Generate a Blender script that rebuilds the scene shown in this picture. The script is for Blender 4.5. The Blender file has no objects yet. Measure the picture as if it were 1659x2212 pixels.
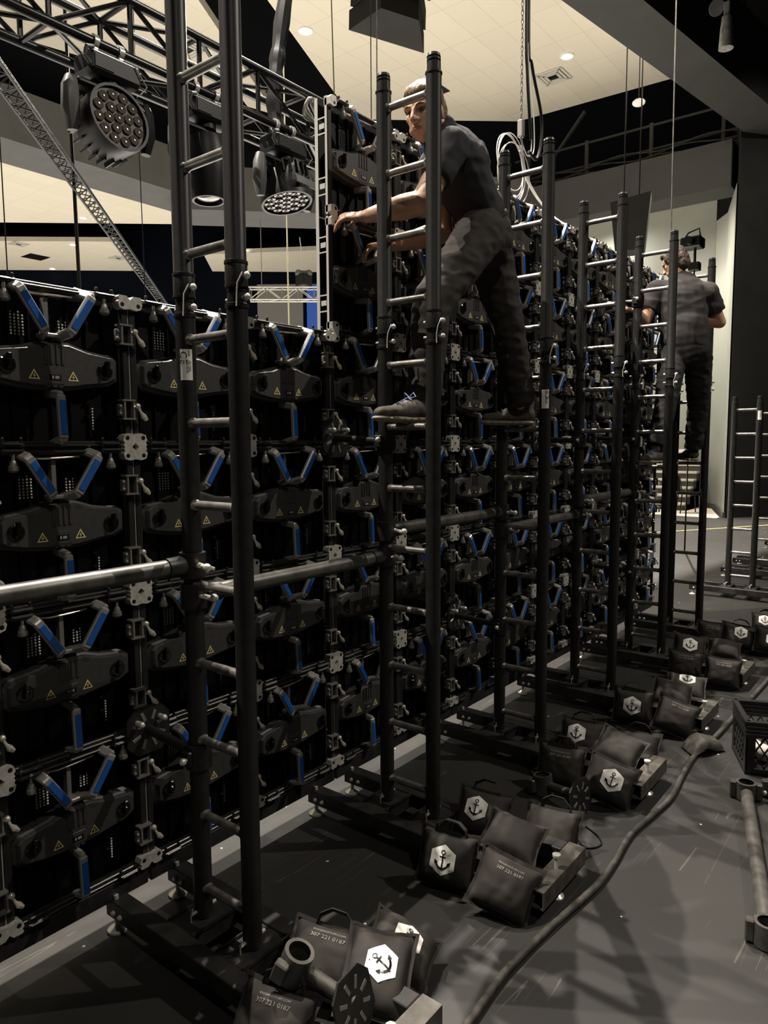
import bpy, math, random
from mathutils import Vector, Matrix, noise
random.seed(7)
SC = bpy.context.scene
COL = SC.collection
V = Vector
PI = math.pi

# ------------------------------------------------------------------ camera
YAW, PIT, ROL = 0.6699, 0.0970, -0.0057
CAM = V((-1.412, -2.2096, 1.6877))
F_ = V((math.cos(YAW)*math.cos(PIT), math.sin(YAW)*math.cos(PIT), -math.sin(PIT)))
R_ = V((math.sin(YAW), -math.cos(YAW), 0))
U_ = R_.cross(F_)
R2 = R_*math.cos(ROL) + U_*math.sin(ROL)
U2 = -R_*math.sin(ROL) + U_*math.cos(ROL)
cd = bpy.data.cameras.new('camera')
cam = bpy.data.objects.new('camera', cd); COL.objects.link(cam)
cam.matrix_world = Matrix(((R2.x, U2.x, -F_.x, CAM.x), (R2.y, U2.y, -F_.y, CAM.y), (R2.z, U2.z, -F_.z, CAM.z), (0, 0, 0, 1)))
cd.sensor_fit = 'HORIZONTAL'; cd.sensor_width = 36.0
cd.lens = 36.0*1561.56/1659.0
cd.clip_start = 0.05; cd.clip_end = 200
SC.camera = cam

# ------------------------------------------------------------------ world, exposure, lights
w = bpy.data.worlds.new('world'); SC.world = w; w.use_nodes = True
w.node_tree.nodes['Background'].inputs[0].default_value = (1.0, 0.95, 0.88, 1)
w.node_tree.nodes['Background'].inputs[1].default_value = 0.008
SC.view_settings.view_transform = 'Standard'; SC.view_settings.look = 'None'
SC.view_settings.exposure = 0.0; SC.view_settings.gamma = 1.0
SC.view_settings.use_curve_mapping = False
WARM = (1.0, 0.925, 0.82)
def spot(name, loc, tgt, power, ang=100, blend=0.5, size=0.08, col=WARM):
    d = bpy.data.lights.new(name, 'SPOT'); d.energy = power; d.color = col
    d.spot_size = math.radians(ang); d.spot_blend = blend; d.shadow_soft_size = size
    o = bpy.data.objects.new(name, d); COL.objects.link(o); o.location = loc
    o.rotation_euler = (V(tgt)-V(loc)).to_track_quat('-Z', 'Y').to_euler()
    return o
def area(name, loc, tgt, power, sx, sy, col=WARM):
    d = bpy.data.lights.new(name, 'AREA'); d.energy = power; d.color = col; d.shape = 'RECTANGLE'
    d.size = sx; d.size_y = sy
    o = bpy.data.objects.new(name, d); COL.objects.link(o); o.location = loc
    o.rotation_euler = (V(tgt)-V(loc)).to_track_quat('-Z', 'Y').to_euler()
    return o
# house downlights over the stage (most have no housing in the ceiling)
spot('overhead_spot', (2.9, 2.1, 9.9), (1.5, -1.0, 0), 4800, 80, 0.6, 0.035)
spot('overhead_spot', (1.2, 2.6, 9.9), (0.3, -0.8, 0), 2800, 80, 0.6, 0.035)
spot('overhead_spot', (5.6, 2.2, 9.9), (4.2, -1.2, 0), 3800, 80, 0.6, 0.035)
spot('overhead_spot', (9.8, 8.6, 9.9), (7.0, 4.0, 0), 3000, 110, 0.6, 0.10)
spot('overhead_spot', (14.0, 2.4, 9.9), (8.5, -0.6, 0), 13000, 90, 0.5, 0.04)
spot('overhead_spot', (-2.4, 3.2, 9.9), (-0.6, 0.2, 1), 4600, 90, 0.6, 0.035)
# unseen spots behind the photographer
spot('overhead_spot', (5.6, -5.6, 8.6), (1.6, 0.0, 1.2), 1500, 75, 0.5, 0.03)
spot('overhead_spot', (-2.0, -5.2, 8.6), (0.6, 0.0, 1.4), 450, 75, 0.5, 0.03)
spot('overhead_spot', (8.5, -5.0, 9.0), (15.8, 0.4, 3.5), 1600, 60, 0.6, 0.05)  # added only to brighten the dark pier, no such lamp known
# unseen uplights added to brighten the ceiling, standing in for floor bounce
area('bounce_fill', (8, 20, 0.4), (8, 20, 10), 5900, 34, 30)
area('bounce_fill', (7.5, 4.6, 0.5), (7.5, 4.6, 10), 650, 9, 5)
# wall washer over the far doorway
spot('wall_washer', (15.2, 3.6, 6.6), (16.9, 2.0, 4.0), 480, 120, 0.8, 0.10)
spot('wall_washer', (16.9, 5.6, 7.3), (18.3, 4.6, 3.5), 420, 130, 0.8, 0.10)
spot('wall_washer', (16.4, 4.0, 7.2), (16.6, 3.2, 0.0), 900, 110, 0.8, 0.10)

# ------------------------------------------------------------------ materials
def mat(name, col, rough=0.5, metal=0.0, spec=0.5, nscale=0, namt=0.0, bump=0.0, bscale=200, emit=None):
    m = bpy.data.materials.new(name); m.use_nodes = True
    nt = m.node_tree; b = nt.nodes['Principled BSDF']
    b.inputs['Base Color'].default_value = (*col, 1)
    b.inputs['Roughness'].default_value = rough; b.inputs['Metallic'].default_value = metal
    b.inputs['Specular IOR Level'].default_value = spec
    tc = nt.nodes.new('ShaderNodeTexCoord')
    if nscale:
        n = nt.nodes.new('ShaderNodeTexNoise'); n.inputs['Scale'].default_value = nscale; n.inputs['Detail'].default_value = 5
        nt.links.new(tc.outputs['Object'], n.inputs['Vector'])
        r = nt.nodes.new('ShaderNodeValToRGB')
        lo = [max(0, c*(1-namt)) for c in col]; hi = [min(1, c*(1+namt)) for c in col]
        r.color_ramp.elements[0].position = .3; r.color_ramp.elements[1].position = .7
        r.color_ramp.elements[0].color = (*lo, 1); r.color_ramp.elements[1].color = (*hi, 1)
        nt.links.new(n.outputs['Fac'], r.inputs['Fac']); nt.links.new(r.outputs['Color'], b.inputs['Base Color'])
    if bump:
        n2 = nt.nodes.new('ShaderNodeTexNoise'); n2.inputs['Scale'].default_value = bscale; n2.inputs['Detail'].default_value = 3
        nt.links.new(tc.outputs['Object'], n2.inputs['Vector'])
        bp = nt.nodes.new('ShaderNodeBump'); bp.inputs['Strength'].default_value = bump; bp.inputs['Distance'].default_value = 0.01
        nt.links.new(n2.outputs['Fac'], bp.inputs['Height']); nt.links.new(bp.outputs['Normal'], b.inputs['Normal'])
    if emit:
        b.inputs['Emission Color'].default_value = (*emit[0], 1); b.inputs['Emission Strength'].default_value = emit[1]
    return m
M = {}
M['post'] = mat('black_powder_coat', (.019, .018, .017), .40, 0, .28, 30, .2)
M['rung'] = mat('worn_black_steel', (.23, .215, .195), .32, .6, .5, 25, .4)
M['tube'] = mat('worn_tube_steel', (.10, .094, .084), .40, .4, .5, 20, .35)
M['base'] = mat('black_base_steel', (.022, .020, .019), .5, 0, .4, 14, .5)
M['baseend'] = mat('scuffed_base_steel', (.075, .068, .058), .5, .1, .4, 18, .5)
M['zinc'] = mat('zinc_plated_steel', (.78, .76, .70), .25, .45)
M['panel'] = mat('panel_black', (.0016, .0017, .0019), .5, 0, .16)
M['vent_dot_dim'] = mat('dim_vent_dot', (.05, .048, .045), .4)  # shaded copy of the vent dots, little light showing through
M['rail'] = mat('rail_black_gloss', (.055, .053, .049), .36, .7, .6)
M['box'] = mat('power_box_charcoal', (.044, .042, .039), .5, 0, .45, 60, .15)
M['black'] = mat('plain_black', (.004, .004, .004), .4)
M['socket'] = mat('socket_black_gloss', (.006, .006, .006), .14, 0, .7)
M['alu'] = mat('machined_aluminium', (.58, .555, .50), .42, .35, .5, 40, .2)
M['aluprofile'] = mat('aluminium_profile', (.72, .70, .65), .4, .15)
M['latch'] = mat('latch_metal', (.24, .23, .21), .34, .4)
M['lever'] = mat('lever_steel', (.85, .78, .66), .25, .5)
M['handle'] = mat('handle_grey', (.40, .385, .36), .34, .4)
M['grip'] = mat('blue_grip', (.012, .105, .40), .38, 0, .5)
M['yellow'] = mat('warning_yellow', (.80, .68, .30), .5)
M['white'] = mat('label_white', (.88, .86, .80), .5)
M['grey_print'] = mat('grey_print', (.30, .28, .26), .6)
M['bag'] = mat('sandbag_nylon', (.037, .0325, .0295), .75, 0, .2, 6, .2, .06, 700)
M['strap'] = mat('webbing_strap', (.040, .036, .032), .7, 0, .3, 80, .2)
M['cable'] = mat('cable_rubber', (.050, .046, .039), .6, 0, .4, 30, .55)
M['crate'] = mat('crate_plastic', (.013, .013, .013), .35, 0, .5)
M['skin'] = mat('skin', (.52, .31, .20), .5, 0, .4, 8, .12)
M['hair'] = mat('hair_light_brown', (.20, .125, .058), .5, 0, .4, 90, .5, .6, 160)
M['hair2'] = mat('hair_dark_brown', (.050, .030, .018), .5, 0, .4, 90, .5, .6, 160)
M['shirt'] = mat('charcoal_cotton', (.034, .033, .036), .85, 0, .2, 20, .12, .12, 400)
M['shirt2'] = mat('black_brown_cotton', (.042, .037, .036), .85, 0, .2, 20, .12, .12, 400)
M['trousers'] = mat('dark_work_trousers', (.038, .033, .030), .85, 0, .2, 20, .15, .12, 400)
M['trousers2'] = mat('black_work_trousers', (.022, .021, .021), .85, 0, .2, 20, .15, .12, 400)
M['shoe'] = mat('shoe_suede', (.085, .070, .058), .7, 0, .3, 40, .3)
M['sole'] = mat('shoe_sole', (.26, .22, .16), .6)
M['lace'] = mat('lace_blue', (.20, .26, .42), .6)
M['eye'] = mat('eye', (.05, .035, .03), .25)
M['lip'] = mat('lip', (.36, .17, .12), .5)
M['truss'] = mat('truss_black', (.010, .0095, .009), .3, .1, .5)
M['diag'] = mat('diagonal_truss_black', (.006, .006, .0058), .3, 0, .25)
M['truss_alu'] = mat('truss_aluminium', (.5, .48, .44), .3, .85)
M['fixture'] = mat('fixture_black', (.011, .011, .011), .45, 0, .3)
M['fixgrey'] = mat('fixture_grey', (.11, .11, .105), .45, 0, .5)
M['lens'] = mat('lens_glass', (.13, .11, .09), .15, .1, .8)
M['lensface'] = mat('lens_plate', (.035, .027, .022), .45, 0, .3)
M['tile_dark'] = mat('black_plenum', (.0035, .0038, .0042), .9, 0, .02)
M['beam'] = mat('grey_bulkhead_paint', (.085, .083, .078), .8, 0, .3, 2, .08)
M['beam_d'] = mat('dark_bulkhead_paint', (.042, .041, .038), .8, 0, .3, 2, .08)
M['wallgreen'] = mat('grey_green_wall_paint', (.26, .265, .23), .8, 0, .3, 1.5, .06)
M['walldark'] = mat('dark_grey_wall_paint', (.030, .029, .027), .9, 0, .1, 2, .1)
M['navy'] = mat('navy_black_wall', (.0035, .0045, .008), .9, 0, .02)
M['screen_grey'] = mat('grey_screen', (.16, .155, .14), .7)
M['screen_blue'] = mat('lit_blue_screen', (.01, .03, .12), .5, emit=((.03, .10, .42), .55))
M['pad'] = mat('pale_textured_carpet', (.55, .49, .40), .9, 0, .2, 25, .3)
M['tread'] = mat('stair_tread_edge', (.62, .58, .50), .6)
M['stair'] = mat('stair_dark', (.05, .048, .044), .8)
M['tape'] = mat('yellow_tape', (.45, .40, .14), .6)
M['green'] = mat('green_tape', (.25, .75, .42), .6)
M['cableW'] = mat('white_cable', (.50, .48, .44), .45)
M['cableB'] = mat('black_cable', (.008, .008, .008), .45, 0, .15)
M['rope'] = mat('yellow_rope', (.55, .50, .30), .7)
M['downlight'] = mat('downlight_lamp', (1, 1, 1), .5, emit=((1.0, .95, .85), 14))
M['vent'] = mat('vent_metal', (.55, .52, .44), .5)
M['paper'] = mat('white_debris', (.8, .75, .62), .7)
M['fabricW'] = mat('pale_cloth', (.5, .46, .40), .8)

def tile_mat():
    m = bpy.data.materials.new('ceiling_tile'); m.use_nodes = True; nt = m.node_tree; b = nt.nodes['Principled BSDF']
    b.inputs['Roughness'].default_value = .9; b.inputs['Specular IOR Level'].default_value = .1
    tc = nt.nodes.new('ShaderNodeTexCoord')
    br = nt.nodes.new('ShaderNodeTexBrick'); br.offset = 0.0
    br.inputs['Scale'].default_value = 1.0; br.inputs['Mortar Size'].default_value = .010
    br.inputs['Brick Width'].default_value = 1.22; br.inputs['Row Height'].default_value = .61
    br.inputs['Color1'].default_value = (.655, .60, .475, 1); br.inputs['Color2'].default_value = (.63, .575, .455, 1)
    br.inputs['Mortar'].default_value = (.555, .505, .395, 1)
    nt.links.new(tc.outputs['Object'], br.inputs['Vector']); nt.links.new(br.outputs['Color'], b.inputs['Base Color'])
    return m
M['tile'] = tile_mat()

def floor_mat():
    m = bpy.data.materials.new('black_stage_floor'); m.use_nodes = True; nt = m.node_tree; b = nt.nodes['Principled BSDF']
    N = nt.nodes.new; L = nt.links.new
    tc = N('ShaderNodeTexCoord')
    n1 = N('ShaderNodeTexNoise'); n1.inputs['Scale'].default_value = 1.6; n1.inputs['Detail'].default_value = 8; L(tc.outputs['Object'], n1.inputs['Vector'])
    r1 = N('ShaderNodeValToRGB'); r1.color_ramp.elements[0].position = .3; r1.color_ramp.elements[1].position = .75
    r1.color_ramp.elements[0].color = (.023, .0215, .0198, 1); r1.color_ramp.elements[1].color = (.033, .0312, .0288, 1)
    L(n1.outputs['Fac'], r1.inputs['Fac'])
    # pale specks of grit
    v = N('ShaderNodeTexVoronoi'); v.inputs['Scale'].default_value = 7.0; L(tc.outputs['Object'], v.inputs['Vector'])
    sp = N('ShaderNodeMath'); sp.operation = 'LESS_THAN'; sp.inputs[1].default_value = .042; L(v.outputs['Distance'], sp.inputs[0])
    # scratches: stretched thin noise lines masked in patches
    def scratch(rot, sc, th):
        mp = N('ShaderNodeMapping'); mp.inputs['Rotation'].default_value = (0, 0, rot); mp.inputs['Scale'].default_value = (sc*.025, sc, 1)
        L(tc.outputs['Object'], mp.inputs['Vector'])
        n = N('ShaderNodeTexNoise'); n.inputs['Scale'].default_value = 3.0; n.inputs['Detail'].default_value = 2; L(mp.outputs['Vector'], n.inputs['Vector'])
        a = N('ShaderNodeMath'); a.operation = 'SUBTRACT'; a.inputs[1].default_value = .5; L(n.outputs['Fac'], a.inputs[0])
        a2 = N('ShaderNodeMath'); a2.operation = 'ABSOLUTE'; L(a.outputs[0], a2.inputs[0])
        a3 = N('ShaderNodeMath'); a3.operation = 'LESS_THAN'; a3.inputs[1].default_value = th; L(a2.outputs[0], a3.inputs[0])
        return a3
    s1 = scratch(.6, 2.0, .003); s2 = scratch(-.9, 2.6, .0025)
    ad = N('ShaderNodeMath'); ad.operation = 'MAXIMUM'; L(s1.outputs[0], ad.inputs[0]); L(s2.outputs[0], ad.inputs[1])
    nm = N('ShaderNodeTexNoise'); nm.inputs['Scale'].default_value = 2.2; L(tc.outputs['Object'], nm.inputs['Vector'])
    gt = N('ShaderNodeMath'); gt.operation = 'GREATER_THAN'; gt.inputs[1].default_value = .56; L(nm.outputs['Fac'], gt.inputs[0])
    mm = N('ShaderNodeMath'); mm.operation = 'MULTIPLY'; L(ad.outputs[0], mm.inputs[0]); L(gt.outputs[0], mm.inputs[1])
    mm2 = N('ShaderNodeMath'); mm2.operation = 'MULTIPLY'; mm2.inputs[1].default_value = .22; L(mm.outputs[0], mm2.inputs[0])
    mx = N('ShaderNodeMixRGB'); mx.inputs[2].default_value = (.20, .18, .15, 1); L(mm2.outputs[0], mx.inputs[0]); L(r1.outputs['Color'], mx.inputs[1])
    mx2 = N('ShaderNodeMixRGB'); mx2.inputs[2].default_value = (.55, .50, .42, 1); L(sp.outputs[0], mx2.inputs[0]); L(mx.outputs[0], mx2.inputs[1])
    L(mx2.outputs[0], b.inputs['Base Color'])
    b.inputs['Roughness'].default_value = .55; b.inputs['Specular IOR Level'].default_value = .3
    return m
M['floor'] = floor_mat()

# ------------------------------------------------------------------ mesh building
class MB:
    def __init__(s): s.v = []; s.f = []; s.m = []
    def add(s, vs, fs, mi=0):
        o = len(s.v); s.v += [tuple(p) for p in vs]
        for f in fs: s.f.append([o+i for i in f]); s.m.append(mi)
    def box(s, lo, hi, mi=0, bev=0.0, mx=None):
        lo = V(lo); hi = V(hi); c = (lo+hi)/2; h = (hi-lo)/2
        s.obox(c, V((1, 0, 0)), V((0, 1, 0)), V((0, 0, 1)), h, mi, bev)
    def obox(s, c, a, b_, d, h, mi=0, bev=0.0):
        c = V(c); P = lambda x, y, z: c + a*x + b_*y + d*z
        hx, hy, hz = h
        if bev <= 0:
            vs = [P(x, y, z) for x in (-hx, hx) for y in (-hy, hy) for z in (-hz, hz)]
            s.add(vs, [(0, 1, 3, 2), (4, 6, 7, 5), (0, 4, 5, 1), (2, 3, 7, 6), (0, 2, 6, 4), (1, 5, 7, 3)], mi); return
        b = min(bev, hx*.9, hy*.9, hz*.9); idx = {}; vs = []
        for i in (-1, 1):
            for j in (-1, 1):
                for k in (-1, 1):
                    for ax in range(3):
                        q = [i*(hx-b), j*(hy-b), k*(hz-b)]; q[ax] = (i, j, k)[ax]*(hx, hy, hz)[ax]
                        idx[(i, j, k, ax)] = len(vs); vs.append(P(*q))
        fs = []
        for ax in range(3):
            o1, o2 = [x for x in range(3) if x != ax]
            for sg in (-1, 1):
                q = []
                for p1, p2 in ((-1, -1), (1, -1), (1, 1), (-1, 1)):
                    t = [0, 0, 0]; t[ax] = sg; t[o1] = p1; t[o2] = p2; q.append(idx[(*t, ax)])
                fs.append(q if (sg > 0) == (ax != 1) else q[::-1])
        for ax in range(3):
            o1, o2 = [x for x in range(3) if x != ax]
            for p1 in (-1, 1):
                for p2 in (-1, 1):
                    q = []
                    for t_, a_ in ((-1, o1), (1, o1), (1, o2), (-1, o2)):
                        t = [0, 0, 0]; t[ax] = t_; t[o1] = p1; t[o2] = p2; q.append(idx[(*t, a_)])
                    fs.append(q)
        for i in (-1, 1):
            for j in (-1, 1):
                for k in (-1, 1): fs.append([idx[(i, j, k, a_)] for a_ in range(3)])
        s.add(vs, fs, mi)
    def bar(s, p, q, w_, h_, mi=0, up=(0, 0, 1), bev=0.0):
        p = V(p); q = V(q); d = q-p; L = d.length; d.normalize(); u = V(up)
        if abs(d.dot(u)) > .98: u = V((1, 0, 0))
        sd = d.cross(u).normalized(); u = sd.cross(d).normalized()
        s.obox((p+q)/2, d, sd, u, (L/2, w_/2, h_/2), mi, bev)
    def cyl(s, p, q, r, n=12, r2=None, cap=True, mi=0):
        p = V(p); q = V(q); r2 = r if r2 is None else r2; d = (q-p).normalized()
        u = V((0, 0, 1)) if abs(d.z) < .9 else V((1, 0, 0)); a = d.cross(u).normalized(); b = d.cross(a)
        vs = []
        for (c, rr) in ((p, r), (q, r2)):
            for i in range(n):
                t = 2*PI*i/n; vs.append(c + a*(rr*math.cos(t)) + b*(rr*math.sin(t)))
        fs = [(i, (i+1) % n, n+(i+1) % n, n+i) for i in range(n)]
        if cap: fs += [tuple(range(n))[::-1], tuple(range(n, 2*n))]
        s.add(vs, fs, mi)
    def tube(s, pts, r, n=8, mi=0, closed=False):
        pts = [V(p) for p in pts]; K = len(pts); vs = []; a = None
        for i, p in enumerate(pts):
            if closed: d = (pts[(i+1) % K]-pts[i-1]).normalized()
            else: d = (pts[min(i+1, K-1)]-pts[max(i-1, 0)]).normalized()
            if a is None:
                u = V((0, 0, 1)) if abs(d.z) < .9 else V((1, 0, 0)); a = d.cross(u).normalized()
            a = (a - d*a.dot(d)).normalized(); b = d.cross(a); rr = r[i] if isinstance(r, (list, tuple)) else r
            for k in range(n):
                t = 2*PI*k/n; vs.append(p + a*(rr*math.cos(t)) + b*(rr*math.sin(t)))
        fs = []
        for i in range(K if closed else K-1):
            j = (i+1) % K
            for k in range(n): fs.append((i*n+k, i*n+(k+1) % n, j*n+(k+1) % n, j*n+k))
        if not closed: fs += [tuple(range(n))[::-1], tuple((K-1)*n+k for k in range(n))]
        s.add(vs, fs, mi)
    def lathe(s, p, d, prof, n=20, mi=0, cap=True):     # prof: (dist along d, radius)
        p = V(p); d = V(d).normalized(); u = V((0, 0, 1)) if abs(d.z) < .9 else V((1, 0, 0)); a = d.cross(u).normalized(); b = d.cross(a)
        vs = [p + d*h + a*(r*math.cos(2*PI*i/n)) + b*(r*math.sin(2*PI*i/n)) for h, r in prof for i in range(n)]
        K = len(prof); fs = [(k*n+i, k*n+(i+1) % n, (k+1)*n+(i+1) % n, (k+1)*n+i) for k in range(K-1) for i in range(n)]
        if cap: fs += [tuple(range(n))[::-1], tuple((K-1)*n+i for i in range(n))]
        s.add(vs, fs, mi)
    def prism(s, poly, o, a, b, d, h0, h1, mi=0):       # 2D polygon in axes a,b at origin o, extruded along d
        o, a, b, d = V(o), V(a), V(b), V(d); n = len(poly)
        vs = [o+a*x+b*y+d*h0 for x, y in poly] + [o+a*x+b*y+d*h1 for x, y in poly]
        fs = [tuple(range(n))[::-1], tuple(range(n, 2*n))] + [(i, (i+1) % n, n+(i+1) % n, n+i) for i in range(n)]
        s.add(vs, fs, mi)
    def ell(s, c, ax, n=16, m=10, mi=0):                # ax: three axis vectors (with length)
        c = V(c); A, B, D = [V(x) for x in ax]; vs = [c - D]
        for j in range(1, m):
            ph = -PI/2 + PI*j/m
            for i in range(n):
                t = 2*PI*i/n; vs.append(c + A*(math.cos(ph)*math.cos(t)) + B*(math.cos(ph)*math.sin(t)) + D*math.sin(ph))
        vs.append(c + D); fs = [(0, 1+(i+1) % n, 1+i) for i in range(n)]
        for j in range(m-2):
            for i in range(n): fs.append((1+j*n+i, 1+j*n+(i+1) % n, 1+(j+1)*n+(i+1) % n, 1+(j+1)*n+i))
        e = len(vs)-1; o = 1+(m-2)*n; fs += [(o+i, o+(i+1) % n, e) for i in range(n)]
        s.add(vs, fs, mi)
    def sph(s, c, r, n=12, m=8, mi=0): s.ell(c, ((r, 0, 0), (0, r, 0), (0, 0, r)), n, m, mi)
    def caps(s, p, q, r1, r2, side=None, sq=1.0, flat=False, n=16, mi=0):   # tapered capsule, elliptical if side given
        p = V(p); q = V(q); d = q-p; L = d.length; d.normalize()
        a = V(side) if side is not None else (V((0, 0, 1)) if abs(d.z) < .9 else V((1, 0, 0)))
        a = (a - d*a.dot(d)).normalized(); b = d.cross(a); prof = []
        if flat: prof = [(0, r1*.5), (0.001, r1), (L*.5, (r1+r2)/2), (L-.001, r2), (L, r2*.5)]
        else:
            for k in range(5): t = PI/2*(k/5); prof.append((-r1*math.cos(t), max(.001, r1*math.sin(t))))
            prof += [(0, r1), (L*.5, (r1+r2)/2), (L, r2)]
            for k in range(1, 6): t = PI/2*(k/5); prof.append((L+r2*math.sin(t), max(.001, r2*math.cos(t))))
        vs = [p + d*h + a*(r*math.cos(2*PI*i/n)) + b*(r*sq*math.sin(2*PI*i/n)) for h, r in prof for i in range(n)]
        K = len(prof); fs = [(k*n+i, k*n+(i+1) % n, (k+1)*n+(i+1) % n, (k+1)*n+i) for k in range(K-1) for i in range(n)]
        fs += [tuple(range(n))[::-1], tuple((K-1)*n+i for i in range(n))]
        s.add(vs, fs, mi)
    def mesh(s, name, mats, sharp=35):
        me = bpy.data.meshes.new(name); me.from_pydata(s.v, [], s.f)
        for m_ in (mats if isinstance(mats, (list, tuple)) else [mats]): me.materials.append(M[m_] if isinstance(m_, str) else m_)
        me.polygons.foreach_set('material_index', s.m)
        me.polygons.foreach_set('use_smooth', [True]*len(me.polygons))
        me.update()
        import bmesh
        bm = bmesh.new(); bm.from_mesh(me); bmesh.ops.recalc_face_normals(bm, faces=bm.faces); bm.to_mesh(me); bm.free()
        try: me.set_sharp_from_angle(angle=math.radians(sharp))
        except Exception: pass
        return me
    def build(s, name, mats, parent=None, sharp=35):
        o = bpy.data.objects.new(name, s.mesh(name, mats, sharp)); COL.objects.link(o)
        if parent: o.parent = parent
        return o
def tag(o, label, cat, group=None, kind=None):
    o['label'] = label; o['category'] = cat
    if group: o['group'] = group
    if kind: o['kind'] = kind
    return o
def thing(name, label, cat, loc=(0, 0, 0), group=None, rz=0.0):
    o = bpy.data.objects.new(name, None); COL.objects.link(o); o.location = loc; o.rotation_euler = (0, 0, rz); o.empty_display_size = .05
    return tag(o, label, cat, group)
def struct(o): o['kind'] = 'structure'; return o
KIDS = {}
def copy_tree(root, loc, label, group=None, rz=None, skip=()):
    r = root.copy(); COL.objects.link(r); r.location = loc; r['label'] = label
    if group: r['group'] = group
    if rz is not None: r.rotation_euler = (0, 0, rz)
    for ch in KIDS_OF(root):
        if ch.name.split('.')[0] in skip: continue
        c = ch.copy(); COL.objects.link(c); c.parent = r
        for g in KIDS_OF(ch):
            e = g.copy(); COL.objects.link(e); e.parent = c
    return r
def KIDS_OF(o):
    if o.name not in KIDS: KIDS[o.name] = list(o.children)
    return KIDS[o.name]
_tc = {}
def text_geo(txt):                                   # flat text triangles, unit size, origin at centre
    if txt in _tc: return _tc[txt]
    cu = bpy.data.curves.new('t', 'FONT'); cu.body = txt; cu.size = 1.0; cu.align_x = 'CENTER'; cu.align_y = 'CENTER'; cu.resolution_u = 2
    o = bpy.data.objects.new('t', cu); COL.objects.link(o)
    me = bpy.data.meshes.new_from_object(o.evaluated_get(bpy.context.evaluated_depsgraph_get()))
    vs = [(v.co.x, v.co.y) for v in me.vertices]; fs = [tuple(p.vertices) for p in me.polygons]
    bpy.data.objects.remove(o); bpy.data.curves.remove(cu); bpy.data.meshes.remove(me)
    _tc[txt] = (vs, fs); return _tc[txt]
def put_text(mb, txt, size, fn, mi=0, sx=1.0):
    vs, fs = text_geo(txt); mb.add([fn(x*size*sx, y*size) for x, y in vs], fs, mi)

# ------------------------------------------------------------------ setting: floor, ceiling, bulkheads, walls
b = MB(); b.box((-8, -9, -.1), (32, 44, 0)); struct(b.build('floor', 'floor'))
b = MB(); b.box((-9, -9.5, 13.0), (34, 48, 13.2)); struct(b.build('ceiling', 'tile_dark'))
def cloud(poly, z=10):
    b = MB(); b.prism(poly, (0, 0, z), (1, 0, 0), (0, 1, 0), (0, 0, 1), 0, .18); return struct(b.build('ceiling', 'tile'))
cloud([(-2, 4.05), (8.64, 8.49), (13.52, 10.54), (16.32, 7.28), (16.55, 3.3), (16.45, 1.5)])
cloud([(-6, 3.7), (7.82, 9.5), (12.09, 11.92), (5.97, 13.5), (-6, 16.2)])
cloud([(-6, 20.6), (14.2, 20.4), (19.5, 16.6), (20.1, 17.1), (11.75, 26.6), (1.5, 37.5), (-6, 37.5)])
cloud([(15.95, 25.64), (21.44, 31.58), (12.2, 42.4), (5.5, 37.8)])
cloud([(19.57, 24.54), (24.13, 29.07), (31.5, 20.3), (25.6, 14.6)])
cloud([(16.35, 9.5), (18.1, 9.5), (18.0, 2.4), (16.35, 2.4)], 7.6)
def ybox(p, q, wd, z0, z1, name='beam', m='beam'):    # bulkhead between two plan points
    p = V((*p, 0)); q = V((*q, 0)); d = (q-p).normalized(); s_ = V((-d.y, d.x, 0)); c = (p+q)/2
    b = MB(); b.obox((c.x, c.y, (z0+z1)/2), d, s_, V((0, 0, 1)), ((q-p).length/2, wd/2, (z1-z0)/2)); return struct(b.build(name, m))
ybox((-6, 13.05), (10.1, 13.05), 1.3, 7.5, 8.5)
ybox((9.9, 13.1), (16.0, 7.0), 1.3, 7.2, 8.2)
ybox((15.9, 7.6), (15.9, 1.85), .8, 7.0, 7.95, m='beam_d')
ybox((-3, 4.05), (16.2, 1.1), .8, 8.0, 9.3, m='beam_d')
# catwalk behind the bulkhead: rails, braces, hanging cables, one Empty
cw = thing('catwalk', 'dark catwalk with rails and cable runs above grey bulkhead at right', 'catwalk', (16.6, 4.6, 8.0))
b = MB(); b.box((-.05, -2.9, 0), (.9, 2.9, .05)); b.build('deck', 'post', cw)
for y in (-2.3, -.7, .9, 2.5):
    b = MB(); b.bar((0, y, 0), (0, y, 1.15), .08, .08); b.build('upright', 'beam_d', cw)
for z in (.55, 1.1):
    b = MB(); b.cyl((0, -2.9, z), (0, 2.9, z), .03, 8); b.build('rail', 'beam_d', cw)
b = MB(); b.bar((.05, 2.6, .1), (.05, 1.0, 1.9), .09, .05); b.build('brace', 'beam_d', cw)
for k in range(4):
    b = MB(); b.tube([(-.06-.02*k, -2.9+.29*i, .22+.09*k+.06*math.sin(i*.9+k*1.7)) for i in range(21)], .018, 6); b.build('cable_run', 'cable', cw)
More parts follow.
